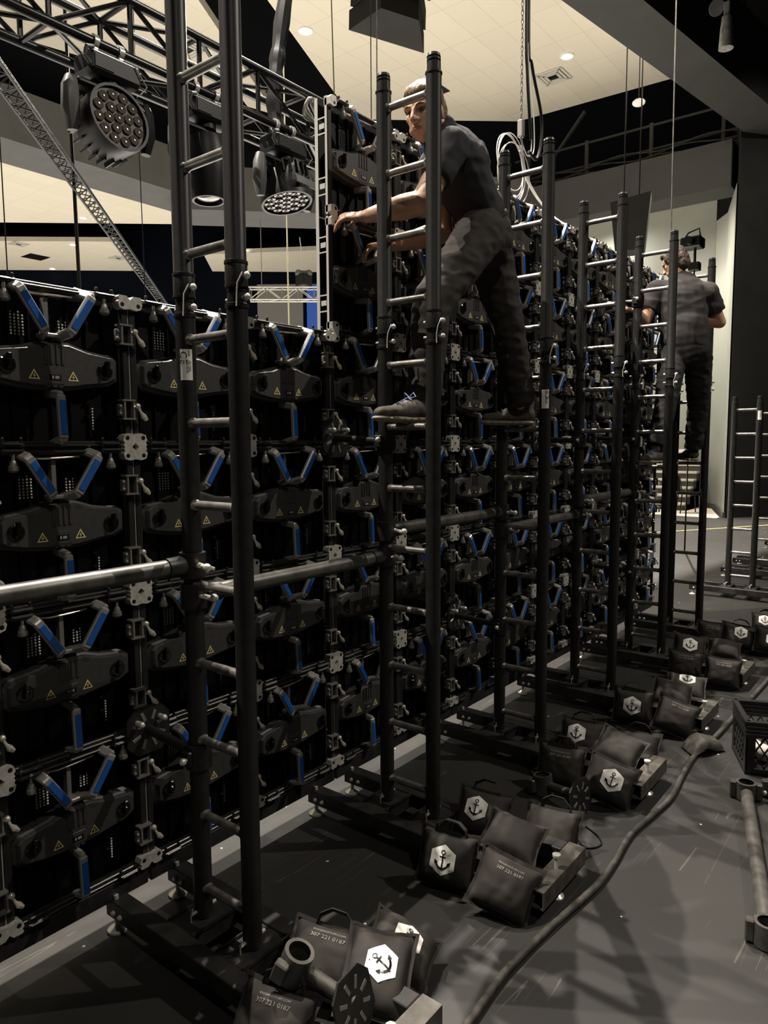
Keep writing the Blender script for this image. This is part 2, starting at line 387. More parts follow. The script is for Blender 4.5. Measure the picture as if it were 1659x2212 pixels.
# dark pier at the right, lit column behind it, back walls
b = MB(); b.prism([(15.38, 1.66), (16.4, .92), (19, .0), (19, -5), (20.5, -5), (20.5, 2.2), (17.2, 2.2)], (0, 0, 0), (1, 0, 0), (0, 1, 0), (0, 0, 1), 0, 13)
struct(b.build('wall_right', 'walldark'))
b = MB(); b.prism([(15.40, 1.70), (17.40, 2.34), (17.95, 2.72), (18.6, 2.3), (17.0, 1.75)], (0, 0, 0), (1, 0, 0), (0, 1, 0), (0, 0, 1), 0, 7.0)
struct(b.build('column', 'wallgreen'))
b = MB(); b.prism([(15.37, 1.72), (17.38, 2.37), (17.95, 2.76), (17.93, 2.72), (17.40, 2.33), (15.40, 1.68)], (0, 0, 0), (1, 0, 0), (0, 1, 0), (0, 0, 1), 0, .12)
struct(b.build('baseboard_right', 'beam'))
b = MB(); b.prism([(18.05, 2.75), (18.15, 11.6), (18.4, 11.6), (18.3, 2.75)], (0, 0, 0), (1, 0, 0), (0, 1, 0), (0, 0, 1), 0, 7.6)
struct(b.build('wall_back', 'wallgreen'))
b = MB(); b.prism([(4, 47), (34, 13), (34, 14), (5, 47.6)], (0, 0, 0), (1, 0, 0), (0, 1, 0), (0, 0, 1), 0, 13)
struct(b.build('wall_far', 'navy'))

# stage steps, carpet, tape
t = thing('stage_stairs', 'dark stage stairs with pale tread edges beyond the last ladder', 'stairs', (16.5, 3.45, 0))
for k in range(6):
    b = MB(); b.box((.25*k, -.60, 0), (1.53, 1.6, .18*(k+1)-.05)); b.build('step', 'stair', t)
    b = MB(); b.box((.25*k-.01, -.60, .18*(k+1)-.05), (.25*k+.25 if k < 5 else 1.53, 1.6, .18*(k+1))); b.build('tread', 'tread', t)
b = MB(); b.prism([(15.15, 1.78), (15.36, 1.78), (17.36, 2.44), (17.7, 2.78), (16.46, 2.78), (16.46, 5.6), (15.4, 5.6)], (0, 0, 0), (1, 0, 0), (0, 1, 0), (0, 0, 1), 0, .012); tag(b.build('carpet', 'pad'), 'pale patterned carpet patch on the floor beside the lit column', 'carpet')
b = MB(); b.bar((11.0, 2.6, .004), (15.2, .2, .004), .06, .006); tag(b.build('floor_tape', 'tape'), 'yellow tape line running across the black stage floor', 'tape')
b = MB(); b.box((17.72, 3.0, 1.083), (18.0, 3.5, 1.45), bev=.08); tag(b.build('draped_cloth', 'fabricW'), 'pale cloth draped over gear at the head of the stage stairs', 'cloth')
# metal cafe chair near the stairs
ch = thing('metal_chair', 'black metal slat back chair in front of the stage stairs', 'chair', (15.95, 2.60, .012), rz=.5)
b = MB(); b.box((-.2, -.2, .44), (.2, .2, .46), bev=.008); b.build('seat', 'black', ch)
for x in (-.18, .18):
    for y in (-.18, .18):
        b = MB(); b.cyl((x, y, .44), (x*1.2, y*1.2, 0), .014, 8); b.build('leg', 'black', ch)
b = MB()
b.tube([(-.18, .18, .46), (-.2, .22, .7), (-.17, .25, .86), (0, .26, .9), (.17, .25, .86), (.2, .22, .7), (.18, .18, .46)], .013, 8)
for x in (-.09, 0, .09): b.bar((x, .2, .46), (x, .255, .88), .035, .006)
b.build('backrest', 'black', ch)

# ------------------------------------------------------------------ LED panels
DIM = {}
def make_panel():
    t = thing('led_panel', 'x', 'LED panel', (0, 0, 0), 'panels of the LED wall')
    b = MB(); b.box((.003, .055, .003), (.497, .075, .497))
    for k in range(7): b.box((.06+k*.062, .045, .03), (.064+k*.062, .056, .47))
    for (x, z) in ((.33, .405), (.345, .36), (.36, .14), (.36, .095), (.13, .15), (.12, .41)): b.box((x, .040, z), (x+.013, .056, z+.010), bev=.002)
    b.build('back_plate', 'panel', t)
    for z in (.492, .012):
        b = MB(); b.box((.004, .004, z-.014), (.496, .03, z+.008), bev=.003); b.box((.05, -.006, z-.010), (.45, .006, z-.002), bev=.003)
        s_ = -1 if z > .2 else 1
        
        for xa in (.056, .374): b.box((xa, -.020, z-.010), (xa+.07, .004, z+.004), bev=.003); b.box((xa+.006, -.024, z-.004), (xa+.064, -.018, z+.001), bev=.002)
        for x in (.064, .118, .382, .436): b.cyl((x, -.010, z+.003), (x, -.010, z+.015), .005, 6); b.sph((x, -.010, z+.015), .006, 8, 5)
        b.build('horizontal_rail', 'rail', t)
    for x in (.002, .474):
        b = MB(); b.box((x, 0, .03), (x+.024, .02, .47), bev=.002); b.build('vertical_rail', 'post', t)
    for x0, x1 in ((.0, .002), (.498, .5)):
        b = MB(); b.box((x0, .004, .004), (x1, .016, .496)); b.box((x0, .058, .0), (x1, .076, .5))
        for z in (.09, .16, .345, .41): b.box((x0, .016, z-.003), (x1, .058, z+.003))
        for z in (.115, .365): b.box((x0, .02, z), (x1, .05, z+.022))
        b.build('side_profile', 'aluprofile', t)
    for sx in (0, 1):
        for sz in (0, 1):
            b = MB(); X = lambda u: u if sx == 0 else .5-u
            Zc = lambda u: u if sz == 0 else .5-u
            poly = [(.0, .013), (.013, .0), (.040, .0), (.044, .006), (.040, .014), (.046, .022), (.040, .040), (.022, .046), (.0, .042)]
            b.prism([(X(x), Zc(z)) for x, z in poly], (0, 0, 0), (1, 0, 0), (0, 0, 1), (0, 1, 0), -.016, .02)
            b.cyl((X(.030), -.0165, Zc(.030)), (X(.030), -.010, Zc(.030)), .0075, 10, mi=1)
            b.build('corner_bracket', ['alu', 'black'], t)
    for z in (.372, .125):
        b = MB(); x0, x1 = .462, .502
        for xx in (x0, x1-.006): b.box((xx, -.018, z-.03), (xx+.006, .01, z+.03))
        for zz in (z-.034, z+.028): b.box((x0-.006, -.020, zz), (x1+.002, .012, zz+.006))
        b.box((x0-.014, -.010, z-.022), (x0, .008, z+.018), bev=.003)
        for zz in (z-.014, z+.01): b.sph((x0-.012, -.013, zz), .006, 8, 6)
        o = b.build('latch', 'latch', t)
        b = MB(); b.sph((.512, -.018, z+.012), .0105, 8, 6); b.cyl((.500, -.012, z+.010), (.514, -.018, z+.012), .006, 8)
        b.tube([(.512, -.020, z+.010), (.519, -.024, z-.008), (.528, -.026, z-.022), (.540, -.024, z-.034)], [.0045, .0045, .0105, .007], 8)
        b.build('lever', 'lever', o)
    for x in (.092, .408):
        b = MB(); b.cyl((x, -.010, .482), (x, -.010, .462), .005, 8); b.lathe((x, -.010, .463), (0, 0, -1), [(0, .007), (.006, .010), (.016, .012), (.018, .015), (.030, .016), (.036, .010)], 10)
        b.build('thumb_screw', 'latch', t)
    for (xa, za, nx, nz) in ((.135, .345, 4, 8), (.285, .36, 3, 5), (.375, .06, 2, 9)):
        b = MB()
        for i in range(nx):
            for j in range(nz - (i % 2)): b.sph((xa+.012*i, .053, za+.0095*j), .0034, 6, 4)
        o = b.build('vent_studs', 'white', t); DIM[o.data.name] = b.mesh('vent_studs_dim', 'vent_dot_dim')  # white beads imitate light shining through vent holes, with a dim copy
    # power box
    poly = [(.045, .215), (.060, .203), (.120, .192), (.170, .186), (.290, .186), (.345, .196), (.420, .206), (.448, .222), (.450, .280), (.436, .293), (.350, .304), (.290, .322), (.205, .322), (.150, .304), (.062, .292), (.045, .276)]
    o = V((0, 0, 0)); cx, cz = .2475, .252
    b = MB(); n = len(poly); rings = []
    for (y, sc) in ((.056, 1.05), (.018, 1.05), (.012, 1.0), (.004, .985), (-.002, .955)):
        rings.append([(cx+(x-cx)*sc, y, cz+(z-cz)*(1+(sc-1)*2.2)) for x, z in poly])
    b.add([p for r in rings for p in r], [(k*n+i, k*n+(i+1) % n, (k+1)*n+(i+1) % n, (k+1)*n+i) for k in range(4) for i in range(n)] + [tuple(4*n+i for i in range(n))])
    for k in range(4): b.box((.205+k*.018, -.006, .255), (.215+k*.018, -.001, .317), bev=.002)
    b.box((.207, -.004, .196), (.266, -.001, .238), bev=.002)
    for k in range(3): b.box((.208+k*.02, -.004, .187), (.222+k*.02, .0, .191))
    bx = b.build('power_box', 'box', t, 25)
    for x in (.092, .405):
        b = MB(); b.lathe((x, -.001, .247), (0, -1, 0), [(0, .026), (.006, .026), (.009, .021), (.009, .015), (.004, .013)], 16)
        b.box((x-.006, -.026, .232), (x+.006, -.008, .262), bev=.004); b.box((x-.004, -.022, .262), (x+.010, -.006, .280), bev=.003)
        b.build('power_connector', 'socket', bx, 30)
    b = MB(); b.box((.218, -.0055, .208), (.256, -.0042, .225))
    put_text(b, '0 00', .013, lambda x, y: (.237+x, -.0062, .2165+y), 1); b.build('counter_display', ['black', 'white'], bx)
    for x in (.172, .296):
        b = MB(); tri = lambda r, y: [(x+r*math.cos(a), y, .219+r*math.sin(a)) for a in (PI/2, PI*7/6, PI*11/6)]
        T1 = tri(.0205, -.0030); T2 = tri(.0135, -.0030)
        b.add(T1+T2, [(0, 1, 4, 3), (1, 2, 5, 4), (2, 0, 3, 5)], 0); b.add(tri(.0135, -.0028), [(0, 1, 2)], 1)
        bl = [(.002, .010), (-.005, -.001), (.0, .0), (-.002, -.008), (.005, .002), (.0005, .0015)]
        b.add([(x+p, -.0033, .219+q) for p, q in bl], [(0, 1, 2, 5), (2, 3, 4, 5)], 0)
        b.build('warning_label', ['yellow', 'black'], bx)
    b = MB(); b.box((.385, .022, .3005), (.435, .05, .3018)); b.build('sticker', 'white', bx)
    # handles
    def handle(pts, g0, g1, wd):
        b = MB()
        for p, q in zip(pts[:-1], pts[1:]):
            d = (V(q)-V(p)).normalized(); b.bar(V(p)-d*.004, V(q)+d*.004, wd, .020, up=(0, -1, 0), bev=.005)
        h = b.build('carry_handle', 'handle', t)
        b = MB(); p, q = V(pts[g0]), V(pts[g1]); d = q-p
        b.bar(p+d*.10+V((0, -.0085, 0)), p+d*.93+V((0, -.0085, 0)), wd*.74, .008, up=(0, -1, 0), bev=.002); b.build('grip', 'grip', h)
    handle([(.106, .03, .490), (.124, -.036, .470), (.198, -.030, .356), (.218, .03, .340)], 1, 2, .030)
    handle([(.326, .03, .494), (.350, -.036, .470), (.280, -.030, .356), (.260, .03, .340)], 1, 2, .030)
    handle([(.237, .05, .172), (.237, -.030, .160), (.237, -.036, .030), (.237, .03, .012)], 1, 2, .028)
    b = MB(); b.box((.205, .0, .338), (.272, .045, .352), bev=.003); b.box((.222, .02, .35), (.236, .045, .46)); b.build('hinge_bar', 'latch', t)
    b = MB(); b.tube([(.15, .012, .470), (.19, .008, .466), (.25, .006, .468), (.31, .01, .472)], .0035, 6)
    b.tube([(.13, .02, .474), (.16, .01, .468)], .006, 6); b.build('data_cable', 'lever', t)
    return t
proto = make_panel()
ROWS = ['bottom row', 'second row up', 'third row up', 'fourth row up', 'fifth row up', 'top row']
ORD = ['nearest', 'second', 'third', 'fourth', 'fifth', 'sixth']
def plabel(x, r):
    if x < -.6: c = 'cut by the left photo edge'
    elif x < 0: c = 'just left of the nearest ladder'
    else:
        k = int(x+.01); half = x-k > .3
        c = ('just before the %s ladder' % ORD[k+1]) if half and k < 5 else ('just past the %s ladder' % ORD[k])
    return 'LED panel with blue handles, %s, %s' % (ROWS[r], c)
first = True
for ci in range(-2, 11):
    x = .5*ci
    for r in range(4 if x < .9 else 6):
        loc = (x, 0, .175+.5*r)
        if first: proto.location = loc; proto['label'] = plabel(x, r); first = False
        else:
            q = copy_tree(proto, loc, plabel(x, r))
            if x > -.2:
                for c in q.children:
                    if c.name.startswith('vent_studs'): c.data = DIM[c.data.name]  # swap to the dim dots, only the left columns look lit through
# base beam under the wall
for k in range(-1, 6):
    b = MB(); b.box((k+.005, .0, .105), (k+.995 if k < 5 else 5.5, .075, .172), bev=.004)
    tag(b.build('base_beam', 'base'), 'long black beam under the LED wall, starting at %s' % ('the left edge' if k < 0 else 'the %s ladder' % ORD[k]), 'beam', 'base beams under the LED wall')

# ------------------------------------------------------------------ ladders
def rung_z(n): return .215+.2555*n
def make_ladder(label, x, full=True, sticker=None):
    t = thing('ladder', label, 'ladder', (x, 0, .115), 'black ladder frames')
    Zb = .115
    segs = [(0.0, 2.03)] + ([(2.03, 3.045)] if full else [])
    for y in (-.309, -.554):
        for i, (z0, z1) in enumerate(segs):
            b = MB(); r = .0305; rs = .0275
            prof = [(z0, r)] + ([(z1-.085, r)] if True else [])
            prof = [(z0, r), (z1-.075, r), (z1-.073, r+.003), (z1-.067, r+.003), (z1-.065, rs), (z1-.032, rs), (z1-.031, rs-.003), (z1-.026, rs-.003), (z1-.025, rs), (z1-.018, rs), (z1-.017, rs-.003), (z1-.012, rs-.003), (z1-.011, rs), (z1, rs-.003), (z1, rs-.010), (z1-.05, rs-.011)]
            if i > 0: prof = [(z0-.005, r+.002)] + [(z0+.05, r+.002), (z0+.055, r)] + prof[1:]
            b.lathe((0, y, 0), (0, 0, 1), prof, 20); b.build('post', 'post', t, 30)
        if full:
            for dz in (-.055, .0, .065):
                b = MB(); b.lathe((0, y, 2.02+dz), (0, 0, 1), [(-.006, .030), (-.004, .0345), (.004, .0345), (.006, .030)], 18); b.build('collar', 'post', t)
            b = MB()
            for q in range(4): b.lathe((0, y, 2.055+.008*q), (0, 0, 1), [(-.003, .030), (-.0015, .0325), (.0015, .0325), (.003, .030)], 18)
            b.build('groove_ring', 'post', t)
            b = MB(); b.cyl((.0, y-.045, 2.045), (.0, y+.045, 2.045), .006, 8); b.cyl((0, y-.045, 1.985), (0, y+.045, 1.985), .006, 8)
            b.sph((0, y-.045, 2.045), .011, 8, 6); b.sph((0, y-.045, 1.985), .011, 8, 6)
            b.tube([(-.02, y-.05, 2.05), (-.035, y-.045, 2.02), (-.03, y-.035, 1.99), (-.036, y-.04, 1.955)], .0022, 5); b.build('locking_pin', 'zinc', t)
    for n in range(12 if full else 8):
        b = MB(); z = rung_z(n)-Zb; b.cyl((0, -.554+.026, z), (0, -.309-.026, z), .0145, 12)
        for y in (-.554+.031, -.309-.031): b.lathe((0, y, z), (0, 1 if y > -.4 else -1, 0), [(-.007, .0145), (0, .018), (.006, .021)], 12)
        b.build('rung', 'rung', t)
    if sticker:
        y, z0, flip = sticker; b = MB(); ang = [PI*1.02+ (a-.5)*1.05 for a in [i/8 for i in range(9)]]
        c0 = math.atan2(CAM.y-y, CAM.x-x)
        P = lambda a, z, r=.0309: (r*math.cos(c0+a), y+r*math.sin(c0+a), z)
        aa = [(-.62+1.24*i/8) for i in range(9)]
        b.add([P(a, z) for a in aa for z in (z0, z0+.094)], [(2*i, 2*i+2, 2*i+3, 2*i+1) for i in range(8)], 0)
        # writing runs along the post
        fn = lambda da, zz: (lambda x_, y_: P(da+(y_/.031), zz-(x_ if not flip else -x_), .0314))
        put_text(b, 'CE', .030, fn(-.30 if not flip else .3, z0+.068), 1, 1.1)
        for i, s_ in enumerate(('MADE IN EU', 'SWL 500 kg', 'EN 17206')): put_text(b, s_, .0075, fn(.05+.16*i, z0+.042), 1)
        b.box(P(.20, z0+.075, .0312), P(.42, z0+.090, .0316), 2)
        b.build('safety_label', ['white', 'black', 'grey_print'], t)
    return t
LL = ['nearest black ladder frame at the left, tallest in the photo', 'second black ladder frame, the man in grey shirt climbs it',
      'third black ladder frame, behind the climbing man', 'fourth black ladder frame along the LED wall',
      'fifth black ladder frame, in front of the man seen from behind', 'sixth black ladder frame, just past the end of the LED wall']
for k in range(6):
    make_ladder(LL[k], k, True, (-.309, 1.765, False) if k == 0 else ((-.554, 1.735, True) if k == 2 else None))
make_ladder('short black ladder frame standing alone beyond the LED wall', 7.05, False, (-.554, 1.78, True))
make_ladder('short black ladder frame at the right edge behind another short ladder', 8.35, False)

# ------------------------------------------------------------------ ladder bases
def make_base(x, label, group='black ladder bases'):
    t = thing('support_frame', label, 'frame', (x, 0, 0), group)
    for s_ in (-1, 1):
        b = MB(); xa = .125*s_
        b.box((xa-.032, -1.09, .052), (xa+.032, .03, .114), bev=.003); b.build('rail', 'base', t)
        for y in (-.06, -.02):
            b = MB(); b.sph((xa-.034, y, .078), .010, 8, 6); b.build('rail_bolt', 'zinc', t)
        b = MB()
        b.cyl((xa-.012, -.004, .0), (xa-.012, -.004, .128), .008, 8); b.lathe((xa-.012, -.004, 0), (0, 0, 1), [(0, .034), (.006, .034), (.012, .024), (.02, .010)], 14)
        b.build('levelling_foot', 'zinc', t)
    for y in (-.309, -.554):
        b = MB(); b.box((-.093, y-.06, .05), (.093, y+.06, .110), bev=.003); b.box((-.095, y-.066, .108), (.095, y-.060, .120)); b.box((-.095, y+.060, .108), (.095, y+.066, .120)); b.build('cross_plate', 'base', t)
        b = MB(); b.cyl((-.05, y, .135), (.05, y, .135), .006, 8); b.tube([(-.05, y-.01, .16), (-.055, y-.005, .13), (-.05, y, .10)], .003, 5); b.build('locking_pin', 'zinc', t)
    b = MB(); x0, x1 = -.20, .165; y0, y1, z0, z1, th = -1.160, -1.092, .045, .112, .005
    b.box((x0, y0, z1-th), (x1, y1, z1)); b.box((x0, y0, z0), (x1, y1, z0+th)); b.box((x0, y0, z0+th), (x1, y0+th, z1-th)); b.box((x0, y1-th, z0+th), (x1, y1, z1-th))
    b.build('end_bar', 'baseend', t)
    b = MB(); b.cyl((-.03, -1.128, .0), (-.03, -1.128, .165), .008, 8); b.lathe((-.03, -1.128, 0), (0, 0, 1), [(0, .030), (.006, .030), (.012, .022), (.02, .010)], 14)
    b.lathe((-.03, -1.128, .155), (0, 0, 1), [(0, .008), (.002, .016), (.010, .016), (.012, .008)], 8); b.build('end_foot', 'zinc', t)
    return t
b0 = make_base(0, 'black steel base under the nearest ladder')
for k in range(1, 6): copy_tree(b0, (k, 0, 0), 'black steel base under the %s ladder along the LED wall' % ORD[k])
for x, l in ((6.97, 'black steel base under the short ladder standing alone'), (8.32, 'black steel base under the rear short ladder at right'), (9.15, 'black steel base on the floor, second behind the short ladders'), (11.2, 'black steel base on the floor, farthest from the camera')):
    copy_tree(b0, (x, .05 if x > 9 else 0, 0), l)

# ------------------------------------------------------------------ coupling tubes and braces
def clamp_mb(b, x, y, z, h=.075):
    b.lathe((x, y, z-h/2), (0, 0, 1), [(0, .033), (0, .042), (h, .042), (h, .033)], 18, cap=False)
    b.box((x-.012, y-.075, z-.018), (x+.012, y-.040, z+.018), bev=.003)
def coupling(x0, x1, z, label):
    t = thing('coupling_tube', label, 'tube', ((x0+x1)/2, -.309, z), 'coupling tubes between ladders'); h = (x1-x0)/2
    b = MB(); b.cyl((-h+.045, 0, 0), (h-.045, 0, 0), .0275, 18); b.build('tube', 'tube', t)
    for s_ in (-1, 1):
        b = MB(); b.lathe((s_*h, 0, -.04), (0, 0, 1), [(0, .0315), (0, .042), (.08, .042), (.08, .0315)], 18, cap=False)
        b.lathe((s_*(h-.10), 0, 0), (s_, 0, 0), [(0, .029), (.0, .032), (.05, .034), (.062, .030)], 16); c = b.build('clamp', 'post', t)
        b = MB(); b.cyl((s_*(h-.012), -.04, .0), (s_*(h-.012), -.085, .0), .007, 8); b.sph((s_*(h-.012), -.088, 0), .014, 8, 6); b.bar((s_*h-.03, -.07, .012), (s_*h+.03, -.07, -.012), .012, .012, bev=.003); b.build('wing_bolt', 'zinc', c)
    return t
coupling(-1.0, 0, 1.30, 'thick black tube running from the left edge to the nearest ladder')
coupling(0, 1, 1.20, 'thick black tube between the nearest and second ladders')
coupling(1, 2, 1.31, 'thick black tube between the second and third ladders')
coupling(2, 3, 1.215, 'thick black tube between the third and fourth ladders')
coupling(3, 4, 1.305, 'thick black tube between the fourth and fifth ladders')
def octa(b, c, n, up, r, th, mi=0):
    c = V(c); n = V(n).normalized(); u = V(up); u = (u-n*u.dot(n)).normalized(); s_ = n.cross(u)
    P = [(-r, -r*.55), (-r*.55, -r), (r*.55, -r), (r, -r*.55), (r, r*.55), (r*.55, r), (-r*.55, r), (-r, r*.55)]
    b.prism(P, c, s_, u, n, 0, th, mi)
def slots(b, c, n, up, r, mi):
    c = V(c); n = V(n).normalized(); u = V(up); u = (u-n*u.dot(n)).normalized(); s_ = n.cross(u)
    for k in range(8):
        a = 2*PI*k/8+.39; d = s_*math.cos(a)+u*math.sin(a); e = n.cross(d)
        b.obox(c+d*r*.62, d, e, n, (r*.20, r*.07, .0012), mi, .0008)
def brace(k, z, label, side=0):
    t = thing('wall_brace', label, 'brace', (k, -.309, z), 'braces from ladders to LED wall')
    b = MB(); b.cyl((0, .03, 0), (0, .285, .015), .017, 12); b.build('arm', 'post', t)
    b = MB(); octa(b, (0, .279, .015), (0, 1, 0), (0, 0, 1), .085, .008); slots(b, (0, .278, .015), (0, -1, 0), (0, 0, 1), .085, 1); b.build('octagonal_plate', ['post', 'latch'], t)
    b = MB()
    for dx, dz in ((-.045, .05), (.045, .05)): b.cyl((dx, .255, dz), (dx, .285, dz), .010, 8); b.sph((dx, .252, dz), .012, 8, 6)
    b.build('mounting_bolt', 'zinc', t)
    b = MB(); b.lathe((0, 0, -.04), (0, 0, 1), [(0, .0315), (0, .043), (.08, .043), (.08, .0315)], 18, cap=False); b.box((-.055, -.02, -.025), (-.038, .02, .025), bev=.004); b.build('clamp', 'post', t)
    b = MB(); b.cyl((-.05, -.005, 0), (-.075, -.02, .005), .006, 8); b.sph((-.078, -.022, .006), .012, 8, 6); b.build('wing_bolt', 'zinc', t)
brace(0, .67, 'black brace with octagonal plate low behind the nearest ladder')
brace(2, .69, 'black brace with octagonal plate low behind the third ladder')
brace(1, 1.69, 'black brace behind the second ladder at the man\'s foot height')
brace(3, 1.685, 'black brace behind the fourth ladder at mid height')
brace(4, 2.70, 'black brace high on the fifth ladder beside the second man')
brace(4, 1.69, 'black brace behind the fifth ladder at mid height')
brace(4, .70, 'black brace low behind the fifth ladder')

# ------------------------------------------------------------------ sandbags
def pil(w_, h_, t_, seed):
    def fn(u, v, side, off=0.0):                 # u,v in -1..1
        e = max(0.0, (1-abs(u)**2.6))*max(0.0, (1-abs(v)**2.6)); y = t_*.5*e**.55
        sag = 1+.10*max(0, -v)
        wr = noise.noise(V((u*3.2+seed, v*3.2, side*2.0)))*.10 + noise.noise(V((u*7+seed, v*7, side)))*.05
        edge = (abs(u)**4+abs(v)**4)*.5
        y *= sag*(1+wr)
        pin = 1-.10*(1-abs(v)**2)*abs(u)**3; pin2 = 1-.09*(1-abs(u)**2)*abs(v)**3
        crn = noise.noise(V((u*5+seed*2, v*5, .3)))*.012*edge
        return V((u*w_*.5*pin, side*(y+off)+crn, v*h_*.5*pin2))
    return fn
HEX = [(0.0, 1.0), (.88, .52), (.88, -.50), (.0, -1.02), (-.88, -.50), (-.88, .52)]
def anchor_shapes():
    S = []
    def rect(x0, y0, x1, y1, n=4, m=4):
        vs = [(x0+(x1-x0)*i/n, y0+(y1-y0)*j/m) for i in range(n+1) for j in range(m+1)]
        S.append((vs, [(i*(m+1)+j, (i+1)*(m+1)+j, (i+1)*(m+1)+j+1, i*(m+1)+j+1) for i in range(n) for j in range(m)]))
    def arc(cx, cy, r0, r1, a0, a1, n=14):
        vs = []
        for i in range(n+1):
            a = a0+(a1-a0)*i/n; vs += [(cx+r0*math.cos(a), cy+r0*math.sin(a)), (cx+r1*math.cos(a), cy+r1*math.sin(a))]
        S.append((vs, [(2*i, 2*i+1, 2*i+3, 2*i+2) for i in range(n)]))
    arc(0, .55, .10, .17, 0, 2*PI, 16); rect(-.045, -.55, .045, .40, 1, 8); rect(-.24, .18, .24, .27, 4, 1)
    arc(0, -.10, .40, .53, PI*1.06, PI*1.94, 16)
    S.append(([(-.62, -.02), (-.34, -.17), (-.58, -.34)], [(0, 1, 2)])); S.append(([(.62, -.02), (.34, -.17), (.58, -.34)], [(0, 1, 2)]))
    S.append(([(-.14, -.55), (.14, -.55), (0, -.72)], [(0, 1, 2)]))
    return S
ANCH = anchor_shapes()
def sandbag(loc, face, up, label, w_=.22, h_=.195, t_=.12, logo=True, text=False, logo_at=(.0, .05, .47), handle=True, seed=0, rot=0.0, both=False):
    f = V(face).normalized(); u = V(up); u = (u-f*u.dot(f)).normalized(); r = u.cross(f)   # r: to the right seen from outside? x axis
    r = u.cross(f).normalized()
    R = Matrix((r, -f, u)).transposed().to_4x4()        # local -y points along face
    t = thing('sandbag', label, 'sandbag', loc, 'sandbags weighing the ladder bases'); t.rotation_euler = R.to_euler()
    fn = pil(w_, h_, t_, seed); N = 18; b = MB()
    for side in (-1, 1):
        vs = [fn(-1+2*i/N, -1+2*j/N, side) for i in range(N+1) for j in range(N+1)]
        b.add(vs, [(i*(N+1)+j, (i+1)*(N+1)+j, (i+1)*(N+1)+j+1, i*(N+1)+j+1) for i in range(N) for j in range(N)])
    # seam lip all around
    ring = [(-1+2*i/N, -1) for i in range(N)] + [(1, -1+2*i/N) for i in range(N)] + [(1-2*i/N, 1) for i in range(N)] + [(-1, 1-2*i/N) for i in range(N)]
    K = len(ring); vs = []
    for (uu, vv) in ring:
        p = fn(uu, vv, -1); o = V((uu*.010 if abs(uu) == 1 else 0, 0, vv*.012 if abs(vv) == 1 else 0)); vs += [p+V((0, -.002, 0)), p+o+V((0, -.002, 0)), p+o+V((0, .002, 0)), p+V((0, .002, 0))]
    b.add(vs, [(4*i+k, 4*((i+1) % K)+k, 4*((i+1) % K)+(k+1) % 4, 4*i+(k+1) % 4) for i in range(K) for k in range(4)])
    b.build('bag_body', 'bag', t, 60)
    for sd in ((-1, 1) if both else (-1,)):
        if logo:
            lu, lv, s_ = logo_at; b = MB(); ca, sa = math.cos(rot), math.sin(rot)
            G = lambda x, y, off: fn(lu+(x*ca-y*sa)*s_*2*.235/w_*.5*2*.5*2*.5, lv+(x*sa+y*ca)*s_*2*.235/h_*.5*2*.5*2*.5, sd, off)
            vs = []; fs = []; nr = 5; Hs = []
            for i in range(6):
                for k in range(4): a, c = HEX[i], HEX[(i+1) % 6]; Hs.append((a[0]+(c[0]-a[0])*k/4, a[1]+(c[1]-a[1])*k/4))
            vs = [G(0, 0, .0016)] + [G(x*j/nr, y*j/nr, .0016) for j in range(1, nr+1) for x, y in Hs]; q = len(Hs)
            fs = [(0, 1+i, 1+(i+1) % q) for i in range(q)] + [(1+(j-1)*q+i, 1+(j-1)*q+(i+1) % q, 1+j*q+(i+1) % q, 1+j*q+i) for j in range(1, nr) for i in range(q)]
            b.add(vs, fs, 0)
            for av, af in ANCH: b.add([G(x*.92, y*.92, .0030) for x, y in av], af, 1)
            b.build('anchor_emblem', ['white', 'black'], t)
        if text:
            b = MB()
            put_text(b, 'RIGGINGSTUFF.COM', .046, lambda x, y: fn(x*2.0, .70+y*2, sd, .0016)); put_text(b, '307 221 0187', .082, lambda x, y: fn(x*2.0, .52+y*2, sd, .0016))
            b.build('printed_text', 'grey_print', t)
    if handle:
        b = MB(); hp = [(-.06, 0, h_*.46), (-.055, -.006, h_*.60), (-.02, -.012, h_*.71), (.03, -.010, h_*.70), (.06, -.004, h_*.58), (.062, 0, h_*.45)]
        pts = []
        for i in range(len(hp)-1):
            for k in range(3): pts.append(V(hp[i]).lerp(V(hp[i+1]), k/3))
        pts.append(V(hp[-1])); n = len(pts); vs = []
        for p in pts: vs += [p+V((0, -.016, 0)), p+V((0, .016, 0)), p+V((0, .016, .003)), p+V((0, -.016, .003))]
        b.add(vs, [(4*i+k, 4*i+4+k, 4*i+4+(k+1) % 4, 4*i+(k+1) % 4) for i in range(n-1) for k in range(4)] + [(0, 1, 2, 3), tuple(4*(n-1)+k for k in range(4))])
        b.build('carry_strap', 'strap', t, 60)
    return t
def at(k, x, y, z): return (k+x, y, z)
FA = (-.86, -.30, .36); UP = (.36, .05, .93)
# second base
sandbag(at(1, -.225, -.775, .111), (-.88, -.22, .30), UP, 'black sandbag with anchor hexagon, front left on the second base', seed=1)
sandbag(at(1, -.235, -1.025, .105), (-.76, -.42, .50), (.48, -.14, .86), 'black sandbag with printed number, front right on the second base', logo=False, text=True, handle=False, seed=2)
sandbag(at(1, .13, -.715, .115), (-.72, -.20, .62), (.62, .1, .75), 'black sandbag with anchor hexagon, behind on the second base', seed=3, logo_at=(-.15, .1, .45))
sandbag(at(1, .0, -.93, .150), (-.35, -.25, .9), (.85, .1, .4), 'black sandbag folded across the top of the second base', logo=False, h_=.17, t_=.09, handle=False, seed=4)
sandbag(at(1, .23, -.985, .085), (-.75, -.15, .6), (.6, .1, .78), 'black sandbag with upright flap, back right on the second base', logo=False, handle=True, seed=5)
